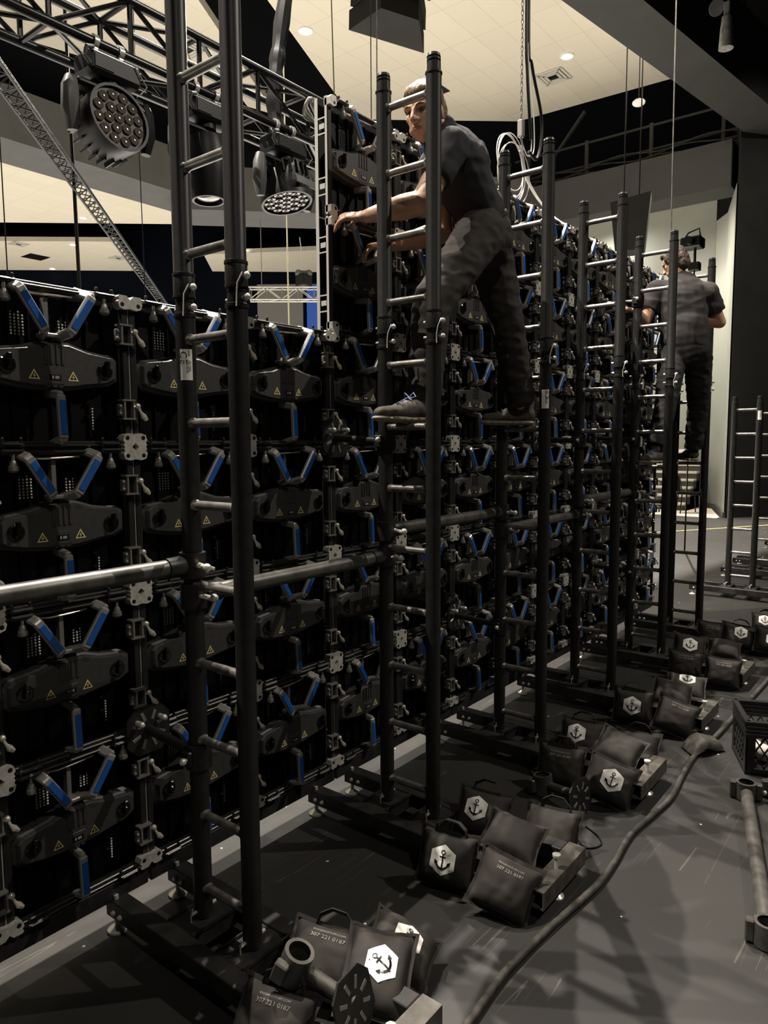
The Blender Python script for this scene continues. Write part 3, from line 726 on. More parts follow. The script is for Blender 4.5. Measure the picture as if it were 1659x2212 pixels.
# third base
sandbag(at(2, -.225, -.775, .111), (-.88, -.22, .30), UP, 'black sandbag with printed number, front left on the third base', logo=False, text=True, seed=6)
sandbag(at(2, -.235, -1.025, .105), (-.76, -.42, .50), (.48, -.14, .86), 'black sandbag with anchor hexagon, front right on the third base', handle=False, seed=7)
sandbag(at(2, .13, -.73, .115), (-.78, -.2, .55), (.55, .1, .8), 'black sandbag with half hidden anchor, behind on the third base', seed=8, logo_at=(-.2, .15, .45))
sandbag(at(2, .02, -.97, .165), (-.45, -.2, .85), (.80, -.1, .5), 'black sandbag with pointed corner, on top of the third base', logo=False, h_=.19, t_=.10, handle=False, seed=9, rot=.4)
sandbag(at(2, .25, -.98, .08), (-.7, -.1, .65), (.65, .1, .7), 'black sandbag lying behind the pointed one on the third base', logo=False, handle=True, seed=10)
# fourth base
sandbag(at(3, -.225, -.775, .111), (-.88, -.22, .30), UP, 'black sandbag with anchor hexagon, front left on the fourth base', seed=11)
sandbag(at(3, -.235, -1.025, .105), (-.76, -.42, .50), (.48, -.14, .86), 'black sandbag with printed number, front right on the fourth base', logo=False, text=True, handle=False, seed=12)
sandbag(at(3, .01, -.93, .155), (-.55, -.2, .8), (.78, .1, .55), 'black sandbag across the top of the fourth base', logo=False, h_=.18, t_=.10, handle=False, seed=13)
sandbag(at(3, .24, -.95, .13), (-.5, -.2, .84), (.8, .2, .5), 'black sandbag with anchor on its top side, behind on the fourth base', seed=14, logo_at=(.0, .35, .45), handle=False)
# fifth base
sandbag(at(4, -.225, -.79, .111), (-.90, -.25, .28), UP, 'black sandbag with printed number, front left on the fifth base', logo=False, text=True, handle=False, seed=15)
sandbag(at(4, -.23, -1.035, .108), (-.88, -.3, .30), (.3, .0, .95), 'black sandbag with printed number, front right on the fifth base', logo=False, text=True, handle=False, seed=16)
sandbag(at(4, .05, -.74, .165), (-.75, -.3, .6), (.6, .1, .78), 'black sandbag with anchor hexagon, top left on the fifth base', h_=.2, seed=17)
sandbag(at(4, .17, -.95, .16), (-.4, -.2, .9), (.85, .2, .4), 'black sandbag heaped plain on the back of the fifth base', logo=False, handle=False, seed=18)
# sixth base
sandbag(at(5, -.24, -.72, .111), (-.92, -.3, .2), UP, 'black sandbag with printed number, left on the sixth base', logo=False, text=True, handle=False, seed=19)
sandbag(at(5, -.22, -.92, .118), (-.85, -.35, .4), (.4, .0, .9), 'black sandbag with anchor hexagon and strap, middle on the sixth base', seed=20, w_=.26, logo_at=(.0, .3, .45))
sandbag(at(5, -.20, -1.15, .118), (-.80, -.45, .4), (.4, .0, .9), 'black sandbag with low anchor hexagon, right on the sixth base', seed=21, w_=.26, logo_at=(-.1, .0, .45), handle=False)
sandbag(at(5, .12, -1.05, .16), (-.7, -.3, .65), (.65, .1, .75), 'black sandbag with anchor hexagon, behind right on the sixth base', seed=22, logo_at=(-.2, .2, .45))
# nearest base
sandbag(at(0, -.19, -.845, .118), (-.66, -.30, .69), (.69, .2, .69), 'black sandbag with printed number at the bottom edge, nearest base', logo=False, text=True, seed=23)
sandbag(at(0, .10, -.77, .100), (-.55, -.30, .78), (.78, .25, .58), 'black sandbag with looped strap, behind the steel clamp', logo=False, text=True, seed=24, w_=.25)
sandbag(at(0, .14, -.945, .118), (-.36, -.34, .87), (.50, -.85, -.12), 'black sandbag with sideways anchor hexagon, nearest base', handle=False, seed=25, w_=.25, logo_at=(-.05, .1, .45), rot=2.6)
sandbag(at(0, .29, -.92, .095), (.0, -.5, .86), (.9, .3, .2), 'black sandbag lying flat with anchor on top, farthest on nearest base', handle=False, seed=26, logo_at=(.0, .0, .45), h_=.19)

# ------------------------------------------------------------------ floor items
def floor_bracket(a, c, plate_n, label, rt=.022, pr=.082, r=.045):
    t = thing('ladder_clamp_bracket', label, 'bracket', a); A = V((0, 0, 0)); Cc = V(c)-V(a); d = Cc.normalized()
    b = MB(); b.cyl(A+d*.05, Cc, rt, 14); b.build('arm', 'tube', t)
    up = V((0, 0, 1)); ax = (up-d*up.dot(d)).normalized()
    b = MB(); b.lathe(A-ax*.045, ax, [(0, r-.011), (0, r), (.09, r), (.09, r-.011)], 20, cap=False); b.obox(A-d*.02+ax*.0+d.cross(ax)*(r+.008), d, d.cross(ax), ax, (.02, .014, .03), 0, .004); b.build('clamp', 'tube', t)
    b = MB(); octa(b, Cc, plate_n, (0, 0, 1), pr, .007); slots(b, Cc-V(plate_n).normalized()*.0008, -V(plate_n), (0, 0, 1), pr, 1); slots(b, Cc+V(plate_n).normalized()*.0078, V(plate_n), (0, 0, 1), pr, 1); b.build('octagonal_plate', ['post', 'latch'], t)
floor_bracket((1.66, -.74, .052), (1.585, -.955, .083), (-.15, -.95, .1), 'black clamp bracket with octagonal plate standing beside the third base')
floor_bracket((-.10, -.845, .248), (-.045, -1.010, .178), (.10, -.93, .25), 'scuffed clamp bracket with octagonal plate resting on the nearest sandbags', .020, .082, .043)
# cable along the floor
pts = [(-.6, -1.20), (-.2, -1.17), (.241, -1.157), (.466, -1.142), (.65, -1.15), (.819, -1.165), (1.099, -1.195), (1.3, -1.19), (1.532, -1.17), (1.76, -1.19), (1.974, -1.205), (2.25, -1.18), (2.531, -1.165), (2.9, -1.19), (3.212, -1.195), (3.854, -1.215), (4.365, -1.225), (5.2, -1.26), (6.5, -1.5)]
def smooth(pts, n=6):
    P = [V(p) for p in pts]; out = []
    for i in range(len(P)-1):
        p0, p1, p2, p3 = P[max(i-1, 0)], P[i], P[i+1], P[min(i+2, len(P)-1)]
        for k in range(n):
            t = k/n; out.append(.5*((2*p1)+(p2-p0)*t+(2*p0-5*p1+4*p2-p3)*t*t+(3*p1-p0-3*p2+p3)*t**3))
    out.append(P[-1]); return out
b = MB(); b.tube(smooth([(x, y-.035, .0135) for x, y in pts]), .0130, 12); tag(b.build('floor_cable', 'cable'), 'thick dusty black cable snaking along the stage floor past the bases', 'cable')
b = MB()
N = 14; d1 = V((.20, -.11, 0)); d2 = V((.11, .10, 0)); o = V((2.655, -1.205, 0))
for side in (0, 1):
    vs = []
    for i in range(N+1):
        for j in range(N+1):
            u_, v_ = -1+2*i/N, -1+2*j/N; e = ((1-abs(u_)**3)*(1-abs(v_)**3))
            z = (.048*e**.4 + .004*noise.noise(V((u_*3, v_*3, 1))) if side else -.0) + .012 + .03*max(0, 1-abs(u_+.2)*1.5)*(1 if side else .8)
            vs.append(o+d1*u_*.5+d2*v_*.5+V((0, 0, z)))
    b.add(vs, [(i*(N+1)+j, (i+1)*(N+1)+j, (i+1)*(N+1)+j+1, i*(N+1)+j+1) for i in range(N) for j in range(N)])
tag(b.build('bean_bag_weight', 'cable', None, 60), 'small dusty flat pouch lying across the floor cable', 'pouch')
b = MB(); b.tube(smooth([(1.50, -.98, .004), (1.40, -1.02, .004), (1.34, -1.09, .004), (1.40, -1.13, .004), (1.46, -1.09, .004), (1.50, -1.02, .004)]), .003, 6); tag(b.build('loose_cord', 'cableB'), 'thin loose black cord curled on the floor by the octagonal plate', 'cord')
b = MB(); b.box((3.60, -.27, .0), (3.66, -.23, .003)); tag(b.build('green_tape', 'green'), 'small green tape mark on the floor under the fourth ladder', 'tape')
for i, (x, y, l) in enumerate(((1.83, -.60, 'pale crumpled scrap on the floor beside the black clamp bracket'), (2.42, -1.02, 'pale scrap on the floor left of the small pouch'), (3.72, -.72, 'small pale scrap on the floor between fourth and fifth bases'))):
    b = MB(); b.ell((x, y, .007), ((.016, 0, 0), (0, .012, .004), (0, 0, .007)), 7, 5); tag(b.build('paper_scrap', 'paper'), l, 'debris', 'scraps on the floor')
# milk crate
t = thing('milk_crate', 'black plastic milk crate with lattice sides on the floor at right', 'crate', (2.471, -1.453, 0), rz=math.atan2(.156, .366))
W_, H_, TH = .33, .28, .012
def face(b, o, a, n):      # one lattice side: o corner, a along, n outward
    o, a, n = V(o), V(a), V(n); z = V((0, 0, 1)); mid = lambda x, zz: o+a*x+z*zz-n*TH*.5
    def bx(x0, x1, z0, z1, th=TH): b.obox(mid((x0+x1)/2, (z0+z1)/2), a, n, z, ((x1-x0)/2, th/2, (z1-z0)/2), 0, .002)
    bx(0, W_, 0, .035); bx(0, .045, .03, .20); bx(W_-.045, W_, .03, .20)
    bx(0, W_, .195, .215, TH*1.5); bx(0, W_, .222, .235, TH*1.7); bx(0, W_, .243, .255, TH*1.7); bx(0, W_, .262, H_, TH*2.2); bx(0, W_, .195, .275, TH*.6)
    for k in range(-4, 6):
        for s_ in (1, -1):
            x0 = .045+k*.048; p = (x0, .03) if s_ == 1 else (x0, .20); q = (x0+.17*.62, .20) if s_ == 1 else (x0+.17*.62, .03)
            xa, xb = p[0], q[0]; lo, hi = .04, W_-.04
            if xb < lo or xa > hi: continue
            ta = max(0, (lo-xa)/(xb-xa)); tb = min(1, (hi-xa)/(xb-xa)); P = lambda tt: mid(xa+(xb-xa)*tt, p[1]+(q[1]-p[1])*tt)
            if tb > ta: b.bar(P(ta), P(tb), .007, .007, up=tuple(n))
for nm, o, a, n in (('front', (0, -W_, 0), (0, 1, 0), (-1, 0, 0)), ('front', (0, 0, 0), (1, 0, 0), (0, 1, 0)), ('front', (0, -W_, 0), (1, 0, 0), (0, -1, 0)), ('front', (W_, -W_, 0), (0, 1, 0), (1, 0, 0))):
    b = MB(); face(b, o, a, n); b.build('lattice_side', 'crate', t)
b = MB(); b.box((0, -W_, 0), (W_, 0, .012)); b.build('floor_grid', 'crate', t)
b = MB()
for (x, y, z) in ((.10, -.22, .05), (.2, -.23, .07), (.16, -.12, .06), (.24, -.10, .05)): b.ell((x, y, z), ((.05, 0, 0), (0, .05, .01), (0, 0, .045)), 10, 7)
tag(b.build('bagged_parts', 'fabricW', None), 'clear white bags of small parts inside the milk crate', 'bags'); o = bpy.data.objects['bagged_parts']; o.location = t.location; o.rotation_euler = t.rotation_euler
# loose tubes at right
def loose_tube(p, q, label):
    t = thing('clamp_tube', label, 'tube', p); q = V(q)-V(p); d = q.normalized(); s_ = V((-d.y, d.x, 0))
    b = MB(); b.cyl(d*.05, q-d*.04, .0275, 18); b.build('tube', 'tube', t)
    for c in (V((0, 0, 0)), q):
        b = MB(); b.lathe(c+V((0, 0, -.04)), (0, 0, 1), [(0, .033), (0, .045), (.08, .045), (.08, .033)], 18, cap=False); b.obox(c+s_*.055, d, s_, V((0, 0, 1)), (.016, .014, .038), 0, .004); b.obox(c-s_*.055, d, s_, V((0, 0, 1)), (.016, .014, .038), 0, .004); cc = b.build('clamp', 'tube', t)
        b = MB(); b.cyl(c+s_*.075, c+s_*.045, .007, 8); b.sph(c+s_*.078, .011, 8, 6); b.build('wing_bolt', 'zinc', cc)
loose_tube((2.20, -1.515, .045), (1.16, -1.80, .045), 'loose black tube with end clamps lying on the floor at right')
loose_tube((2.30, -1.63, .045), (1.35, -2.02, .045), 'loose black tube mostly cut by the right edge of the photo')

# ------------------------------------------------------------------ lighting truss and fixtures
def truss_box(p, q, wd, name, label, m, step, rc=.024, rb=.012, cat='truss', tri=False):
    t = thing(name, label, cat, p); q = V(q)-V(p); L = q.length; d = q.normalized(); s_ = V((-d.y, d.x, 0)).normalized(); z = V((0, 0, 1))
    ch = [V((0, 0, 0)), s_*wd, z*wd, s_*wd+z*wd] if not tri else [V((0, 0, 0)), s_*wd, s_*wd*.5+z*wd*.87]
    for c in ch:
        b = MB(); b.cyl(c, c+q, rc, 12); b.build('chord', m, t)
    n = int(L/step); pairs = [(0, 1), (2, 3), (0, 2), (1, 3)] if not tri else [(0, 1), (1, 2), (0, 2)]
    for (i, j) in pairs:
        b = MB()
        for k in range(n):
            a0 = ch[i]+d*(step*k+.03); a1 = ch[j]+d*(step*k+.03); a2 = ch[j]+d*(step*(k+.5)+.03); a3 = ch[i]+d*(step*(k+1)+.03)
            if not tri:
                b.cyl(a0, a1, rb*1.1, 8)
                if k % 2 == 0: b.cyl(a0, ch[j]+d*(step*(k+1)+.03), rb, 8)
                else: b.cyl(a1, a3, rb, 8)
            else: b.cyl(a0, a2, rb, 6); b.cyl(a2, a3, rb, 6)
        b.build('bracing', m, t)
    return t
truss_box((-2.2, 1.30, 3.69), (5.2, 1.30, 3.69), .285, 'lighting_truss', 'black box lighting truss hung behind the LED wall with moving lights', 'truss', .44, .025, .013)
truss_box((.85, 3.35, 4.80), (10.5, 14.0, 4.80), .17, 'diagonal_truss', 'small triangular truss slanting down the upper left of the photo', 'diag', .24, .016, .007, tri=True)
st = truss_box((11.0, 11.9, 5.25), (14.6, 7.6, 5.25), .30, 'stage_truss', 'short silver truss far off above the left wall section', 'truss_alu', .4, .022, .010)
for f in (.06, .55, .94):
    b = MB(); p = V((3.6*f, -4.3*f, .30)); b.cyl(p, p+V((.02, .02, 1.62)), .010, 6); b.build('suspension_wire', 'truss_alu', st)
def moving_head(x, label, kind, n):
    t = thing('moving_head_light', label, 'stage light', (x, 1.30, 3.665), 'moving lights on the truss')
    b = MB()
    for dx in (-.07, .07): b.lathe((dx, 0, .025), (1, 0, 0), [(-.012, .028), (-.012, .036), (.012, .036), (.012, .028)], 14, cap=False); b.box((dx-.01, -.018, -.04), (dx+.01, .018, .0))
    b.build('hook_clamp', 'zinc', t)
    z0 = -.04
    b = MB(); b.box((-.145, -.085, z0-.115), (.145, .085, z0), bev=.02); b.box((-.12, -.09, z0-.09), (-.02, -.084, z0-.03)); b.build('base_housing', 'fixture', t)
    b = MB(); b.tube([(-.13, -.09, z0-.01), (-.175, -.11, z0-.03), (-.185, -.10, z0-.07), (-.15, -.09, z0-.09)], .010, 8); b.build('carry_handle', 'fixgrey', t)
    b = MB(); b.tube([(.10, -.09, z0-.02), (.16, -.10, z0-.10), (.12, -.10, z0-.15)], .003, 6); b.build('safety_cable', 'zinc', t)
    hc = V((0, 0, z0-.31 if kind == 'wash' else z0-.33))
    b = MB(); b.cyl((0, 0, z0-.115), (0, 0, z0-.145), .06, 16); b.box((-.19, -.04, z0-.18), (.19, .04, z0-.14), bev=.015); b.build('yoke_bridge', 'fixture', t)
    for s_ in (-1, 1):
        b = MB(); b.tube([(s_*.20, 0, z0-.15), (s_*.212, -.005, z0-.20), (s_*.215, -.005, hc.z), (s_*.205, 0, hc.z-.09)], [.03, .042, .045, .026], 10); b.build('yoke_arm', 'fixgrey' if s_ < 0 else 'fixture', t)
    n = V(n).normalized()
    b = MB()
    if kind == 'wash':
        b.lathe(hc-n*.13, n, [(0, .10), (.02, .135), (.06, .158), (.20, .168), (.225, .166), (.225, .152), (.212, .150)], 28, cap=False)
        u = V((1, 0, 0)); a = (u-n*u.dot(n)).normalized(); e = n.cross(a)
        for k in range(22):
            if 3 < k < 19 or True:
                th = 2*PI*k/22; dd = a*math.cos(th)+e*math.sin(th); b.obox(hc-n*.075+dd*.162, n, dd, n.cross(dd), (.04, .012, .0045))
        b.lathe(hc-n*.13, n, [(0, .001), (0, .10)], 28, cap=False); h = b.build('head', 'fixture', t)
        b = MB(); b.lathe(hc+n*.078, n, [(0, .001), (0, .152)], 28, cap=False); f = b.build('lens_plate', 'lensface', h)
        rr = [(0, 1)] + [(.058, 6)] + [(.115, 12)]
        b = MB()
        for R_r, cnt in rr:
            for k in range(cnt):
                th = 2*PI*k/cnt+.2; c = hc+n*.079+(a*math.cos(th)+e*math.sin(th))*R_r
                b.lathe(c, n, [(0, .0265), (.008, .0265), (.010, .021), (.006, .008), (.010, .004)], 12)
        b.build('lens_cluster', 'lens', h)
        # bumper bracket around the head
        up = (V((0, 0, 1))-n*n.z); up = up.normalized() if up.length > .2 else V((0, -1, 0)); sd = up.cross(n)
        b = MB(); P = [hc+n*.03+up*.180-sd*.10, hc+n*.03+up*.180+sd*.10, hc+n*.03+up*.11+sd*.185]
        for p_, q_ in zip(P[:-1], P[1:]): b.bar(p_, q_, .05, .010, up=tuple(up), bev=.002)
        b.build('bumper', 'fixgrey', h)
    else:
        b.lathe(hc-n*.16, n, [(0, .06), (.02, .105), (.10, .125), (.24, .115), (.34, .100), (.37, .095), (.37, .082), (.35, .08)], 26, cap=False)
        b.lathe(hc-n*.16, n, [(0, .001), (0, .06)], 20, cap=False); h = b.build('head', 'fixture', t)
        b = MB(); b.lathe(hc+n*.185, n, [(.0, .082), (.012, .06), (.018, .03), (.02, .001)], 22, cap=False); b.build('lens', 'lens', h)
moving_head(.77, 'large LED wash light facing the camera, left on the truss', 'wash', (.02, -.93, .12))
moving_head(1.38, 'long profile moving light pointing down behind the nearest ladder', 'beam', (.0, -.05, -1))
moving_head(2.0, 'LED wash light pointing down beside the end of the upper wall', 'wash', (.02, -.22, -1))
b = MB(); b.tube(smooth([(2.45, 1.55, 7.5), (2.42, 1.52, 5.6), (2.16, 1.46, 4.45), (2.06, 1.42, 4.10), (2.02, 1.40, 3.85), (2.02, 1.35, 3.6)]), [.05+.006*math.sin(i*1.7) for i in range(31)], 10)
tag(b.build('cable_loom', 'cableB'), 'thick black taped cable loom dropping onto the lighting truss', 'cable')
t = thing('cable_coil', 'small coil of white cable tied to the lighting truss end', 'cable', (2.20, 1.28, 3.86))
for k in range(4):
    b = MB(); b.tube([(.055*math.cos(a)+.012*k, -.03+.02*math.sin(a*2+k), .07*math.sin(a)) for a in [2*PI*i/20 for i in range(20)]], .007, 6, closed=True); b.build('loop', 'cableW', t)

# ------------------------------------------------------------------ chain, hanging cables, speakers
t = thing('hoist_chain', 'thin steel hoist chain hanging in front of the ceiling with hook', 'chain', (4.26, .8, 4.05))
b = MB(); L0 = .045
for k in range(110):
    z = .30+k*L0*.78; a = (1, 0) if k % 2 else (0, 1)
    b.tube([(a[0]*.010*math.cos(th), a[1]*.010*math.cos(th), z+.022*math.sin(th)) for th in [2*PI*i/8 for i in range(8)]], .0032, 5, closed=True)
b.build('chain_links', 'tube', t)
b = MB(); b.box((-.025, -.025, .16), (.025, .025, .30), bev=.008); b.tube([(0, 0, .16), (.03, 0, .10), (.02, 0, .04), (-.02, 0, .05)], .009, 8); b.box((-.02, -.02, 1.45), (.02, .02, 1.60), bev=.006); b.build('hook_block', 'latch', t)
t = thing('coiled_cable', 'large loose coil of pale cable hanging from the chain hook', 'cable', (4.13, .8, 4.02))
for k in range(5):
    rr = .21+.022*(k % 3); b = MB(); b.tube([(-.05+.016*k+rr*1.05*math.cos(a), .02*math.sin(a+k), -.02*k-.06+rr*1.05*math.sin(a)) for a in [2*PI*i/28 for i in range(28)]], .0042, 6, closed=True); b.build('loop', 'cableW', t)
b = MB(); b.tube(smooth([(4.34, .8, 8.0), (4.33, .8, 5.3), (4.36, .8, 4.75), (4.44, .8, 4.25)]), .014, 8); tag(b.build('hanging_cable', 'cableB'), 'thick black cable hanging straight beside the chain', 'cable')
b = MB(); b.tube(smooth([(4.37, .8, 8.0), (4.37, .8, 5.2), (4.44, .8, 4.85), (4.62, .8, 4.52), (4.63, .8, 4.30), (4.55, .8, 4.12), (4.40, .8, 4.14)]), .014, 8); tag(b.build('hanging_cable', 'cableB'), 'thick black cable bulging out right of the chain', 'cable')
for i, dx in enumerate((.05, .10)):
    b = MB(); b.tube(smooth([(4.36, .8, 5.0), (4.36+dx, .8, 4.6), (4.40+dx, .8, 4.2), (4.38, .8, 4.10), (4.28, .8, 4.18)]), .005, 6); tag(b.build('thin_cable', 'cableW'), ['thin pale cable looping low under the chain hook', 'thin pale cable looping widest under the chain hook'][i], 'cable')
b = MB()
for k in range(3): b.tube(smooth([(4.26+.01*k, .8, 4.15), (4.30+.03*k, .78, 3.9), (4.36+.02*k, .6, 3.6), (4.36+.025*k, .3, 3.35), (4.35+.02*k, .1, 3.10)]), .006, 6)
tag(b.build('cable_bundle', 'cableW'), 'bundle of grey cables dropping from the hook onto the LED wall', 'cable')
b = MB(); b.tube([(4.0, -.53, 3.16), (4.0, -.515, 4.7), (4.0, -.50, 9.9)], .0045, 6); tag(b.build('lifting_wire', 'tube'), 'thin twisted steel wire rising from the fifth ladder post', 'wire')
def wire(p, q, r, m, label, cat='wire'):
    b = MB(); b.cyl(p, q, r, 6); tag(b.build('hanging_wire', m), label, cat, 'wires hanging from the ceiling')
wire((3.50, 6.5, 2.4), (3.58, 6.75, 10), .022, 'cableB', 'black drop cable hanging in front of the left ceiling')
wire((4.30, 6.3, 2.4), (4.32, 6.4, 10), .006, 'cableB', 'thin wire right of the black drop cable')
wire((2.62, 6.5, 2.4), (2.60, 6.5, 10), .007, 'cableB', 'thin wire left of the black drop cable')
wire((2.90, 2.2, 2.5), (2.87, 2.2, 10), .006, 'rope', 'pale yellow rope hanging behind the nearest ladder', 'rope')
wire((4.0, 2.2, 4.3), (4.0, 2.2, 10), .005, 'cableB', 'thin black wire left of the upper wall end')
wire((4.08, 2.2, 4.3), (4.12, 2.2, 10), .006, 'tube', 'thin beaded wire beside the upper wall end')
wire((9.2, 7.2, 3.2), (9.0, 7.2, 10), .012, 'tube', 'pair of thin wires below the right hand wash light')
# far stage: device on the small truss
t = thing('video_projector', 'round ended device mounted on the far silver truss', 'projector', (11.9, 10.85, 5.55))
b = MB(); b.sph((-.09, .09, .33), .09, 14, 10); b.sph((.09, -.09, .33), .09, 14, 10); b.cyl((-.09, .09, .33), (.09, -.09, .33), .07, 12); b.build('round_housing', 'fixgrey', t)
b = MB(); b.box((-.16, -.16, .0), (.16, .16, .3), bev=.03); b.build('body', 'black', t)
b = MB(); b.cyl((0, 0, .45), (-.06, .06, 1.2), .012, 6); b.build('suspension_line', 'cableW', t)
def screen(p, q, z0, z1, m, name, label):
    p = V((*p, 0)); q = V((*q, 0)); d = (q-p).normalized(); s_ = V((-d.y, d.x, 0)); c = (p+q)/2; b = MB()
    b.obox((c.x, c.y, (z0+z1)/2), d, s_, V((0, 0, 1)), ((q-p).length/2, .08, (z1-z0)/2)); tag(b.build(name, m), label, 'screen')
screen((19.5, 21.0), (20.65, 19.5), 4.0, 8.2, 'screen_grey', 'projection_screen', 'plain grey screen far behind the gap left of the upper wall')
screen((20.75, 19.37), (23.2, 16.3), 3.5, 8.2, 'screen_blue', 'video_screen', 'glowing blue screen beside the edge of the upper LED wall')
# downlights and vents
def downlight(x, y, label):
    t = thing('ceiling_downlight', label, 'ceiling light', (x, y, 9.985), 'ceiling downlights')
    b = MB(); b.lathe((0, 0, 0), (0, 0, 1), [(-.012, .11), (-.012, .15), (.02, .15)], 16, cap=False); b.build('trim_ring', 'white', t)
    b = MB(); b.lathe((0, 0, 0), (0, 0, 1), [(-.006, .001), (-.006, .12)], 16, cap=False); b.build('lamp', 'downlight', t)
for x, y, l in ((9.81, 8.64, 'bright ceiling downlight left of the black speaker cluster'), (14.07, 4.92, 'bright ceiling downlight beside the ceiling vent at right'), (13.41, 23.64, 'ceiling downlight at the lower edge of the upper left ceiling'),
                (15.04, 27.4, 'ceiling downlight beside the black drop cable'), (16.6, 32.15, 'lowest ceiling downlight left of the black drop cable'), (20.62, 32.22, 'ceiling downlight near the foot of the slanting truss'), (20.44, 22.86, 'ceiling downlight just right of the nearest ladder post'), (23.5, 27.92, 'ceiling downlight just left of the nearest ladder post')):
    downlight(x, y, l)
def vent(x, y, label):
    t = thing('ceiling_vent', label, 'vent', (x, y, 9.99), 'square ceiling vents')
    b = MB()
    for i, r in enumerate((.30, .22, .14)):
        z = -.006*i
        for s_ in (-1, 1): b.box((-r, s_*r-.03, z-.012), (r, s_*r+.03, z+.004)); b.box((s_*r-.03, -r, z-.012), (s_*r+.03, r, z+.004))
    b.build('louvre', 'vent', t)
    b = MB(); b.box((-.29, -.29, -.002), (.29, .29, .006)); b.build('opening', 'black', t)
for x, y, l in ((14.72, 5.54, 'square ceiling vent below the bright downlight at right'), (13.57, 29.06, 'ceiling vent at the far left edge of the lower ceiling'), (17.48, 27.95, 'ceiling vent near the slanting truss'), (18.22, 33.91, 'ceiling vent low over the left wall section'), (8.73, 11.07, 'ceiling vent seen between the nearest ladder posts')): vent(x, y, l)
for x, y, r, l in ((15.05, 30.62, .45, 'black open hatch in the lower left ceiling'), (13.44, 8.12, .36, 'black open hatch behind the climbing man')):
    b = MB(); b.box((x-r, y-r, 9.985), (x+r, y+r, 9.998)); tag(b.build('ceiling_hatch', 'black'), l, 'hatch')
# smoke detector, pendant things at the right
t = thing('dome_detector', 'small white dome hanging below the dark ceiling at right', 'detector', (14.0, 3.3, 8.55))
b = MB(); b.ell((0, 0, 0), ((.13, 0, 0), (0, .13, 0), (0, 0, .07)), 14, 8); b.build('dome', 'white', t)
b = MB(); b.cyl((0, 0, .05), (0, 0, 4.4), .01, 6); b.build('rod', 'post', t)
t = thing('pendant_lamp', 'small clear pendant lamp near the top right corner', 'lamp', (10.0, .66, 7.15))
b = MB(); b.lathe((0, 0, 0), (0, 0, 1), [(0, .10), (.25, .085), (.42, .07)], 14); b.build('glass_shade', mat('frosted_glass', (.20, .19, .17), .3, 0, .5, 20, .5), t)
b = MB(); b.cyl((0, 0, .42), (0, 0, 5.8), .012, 6); b.box((-.04, -.04, .42), (.04, .04, .62), bev=.01); b.build('stem', 'latch', t)
t = thing('spot_lamp', 'small round lamp cut by the top edge at right', 'lamp', (10.0, .83, 7.75))
b = MB(); b.lathe((0, 0, 0), (-.6, -.6, -.4), [(0, .06), (.05, .11), (.06, .11), (.06, .09)], 16); b.build('lamp_head', 'fixgrey', t)
b = MB(); b.cyl((0, 0, .05), (0, 0, 5.2), .012, 6); b.build('stem', 'latch', t)
# speakers
t = thing('speaker_cluster', 'dark hanging speaker cluster cut by the top edge of the photo', 'speakers', (7.75, 4.8, 7.9))
import itertools
for k in range(4):
    b = MB(); P = [(-.62, .30), (-.30, -.24), (.30, -.24), (.62, .30)]
    b.prism(P, (0, -.06*k*k, .36*k), (1, 0, 0), (0, 1, 0), (0, -.06*k, 1), 0, .345); b.build('speaker_cabinet', 'walldark', t)
b = MB(); b.cyl((0, 0, 1.3), (0, 0, 2.05), .02, 6); b.build('suspension_cable', 'post', t)
t.rotation_euler = (math.radians(-14), math.radians(6), math.radians(-32))
t = thing('hung_speaker', 'dark tapered speaker hanging under the grey bulkhead at right', 'speaker', (12.0, 2.66, 5.08), rz=.3)
b = MB(); P = [(-.26, 0), (.24, 0), (.33, .98), (-.36, .86)]; b.prism(P, (0, 0, 0), (0, -1, 0), (0, 0, 1), (1, 0, 0), -.22, .25); b.build('cabinet', 'walldark', t)
for y in (-.12, .14):
    b = MB(); b.cyl((0, y, .9), (0, y*1.05, 4.88), .012, 6); b.build('suspension_cable', 'post', t)
# camera rig beside the second man
t = thing('video_camera_rig', 'small black video camera on an arm beside the second man\'s head', 'camera', (10.0, 1.03, 4.2))
b = MB(); b.box((-.12, -.16, .28), (.12, .14, .44), bev=.02); b.cyl((-.1, -.02, .36), (-.24, -.02, .36), .055, 14); b.build('camera_body', 'black', t)
b = MB(); b.tube([(0, -.12, .44), (0, -.10, .56), (0, .05, .52), (0, .12, .42)], .012, 6); b.build('top_handle', 'black', t)
b = MB(); b.box((-.06, -.13, -.04), (.06, .03, .08), bev=.01); b.cyl((0, -.05, .08), (0, -.05, .28), .02, 8); b.cyl((0, -.05, -.04), (0, -.05, -4.2), .012, 8); b.build('support_post', 'black', t)

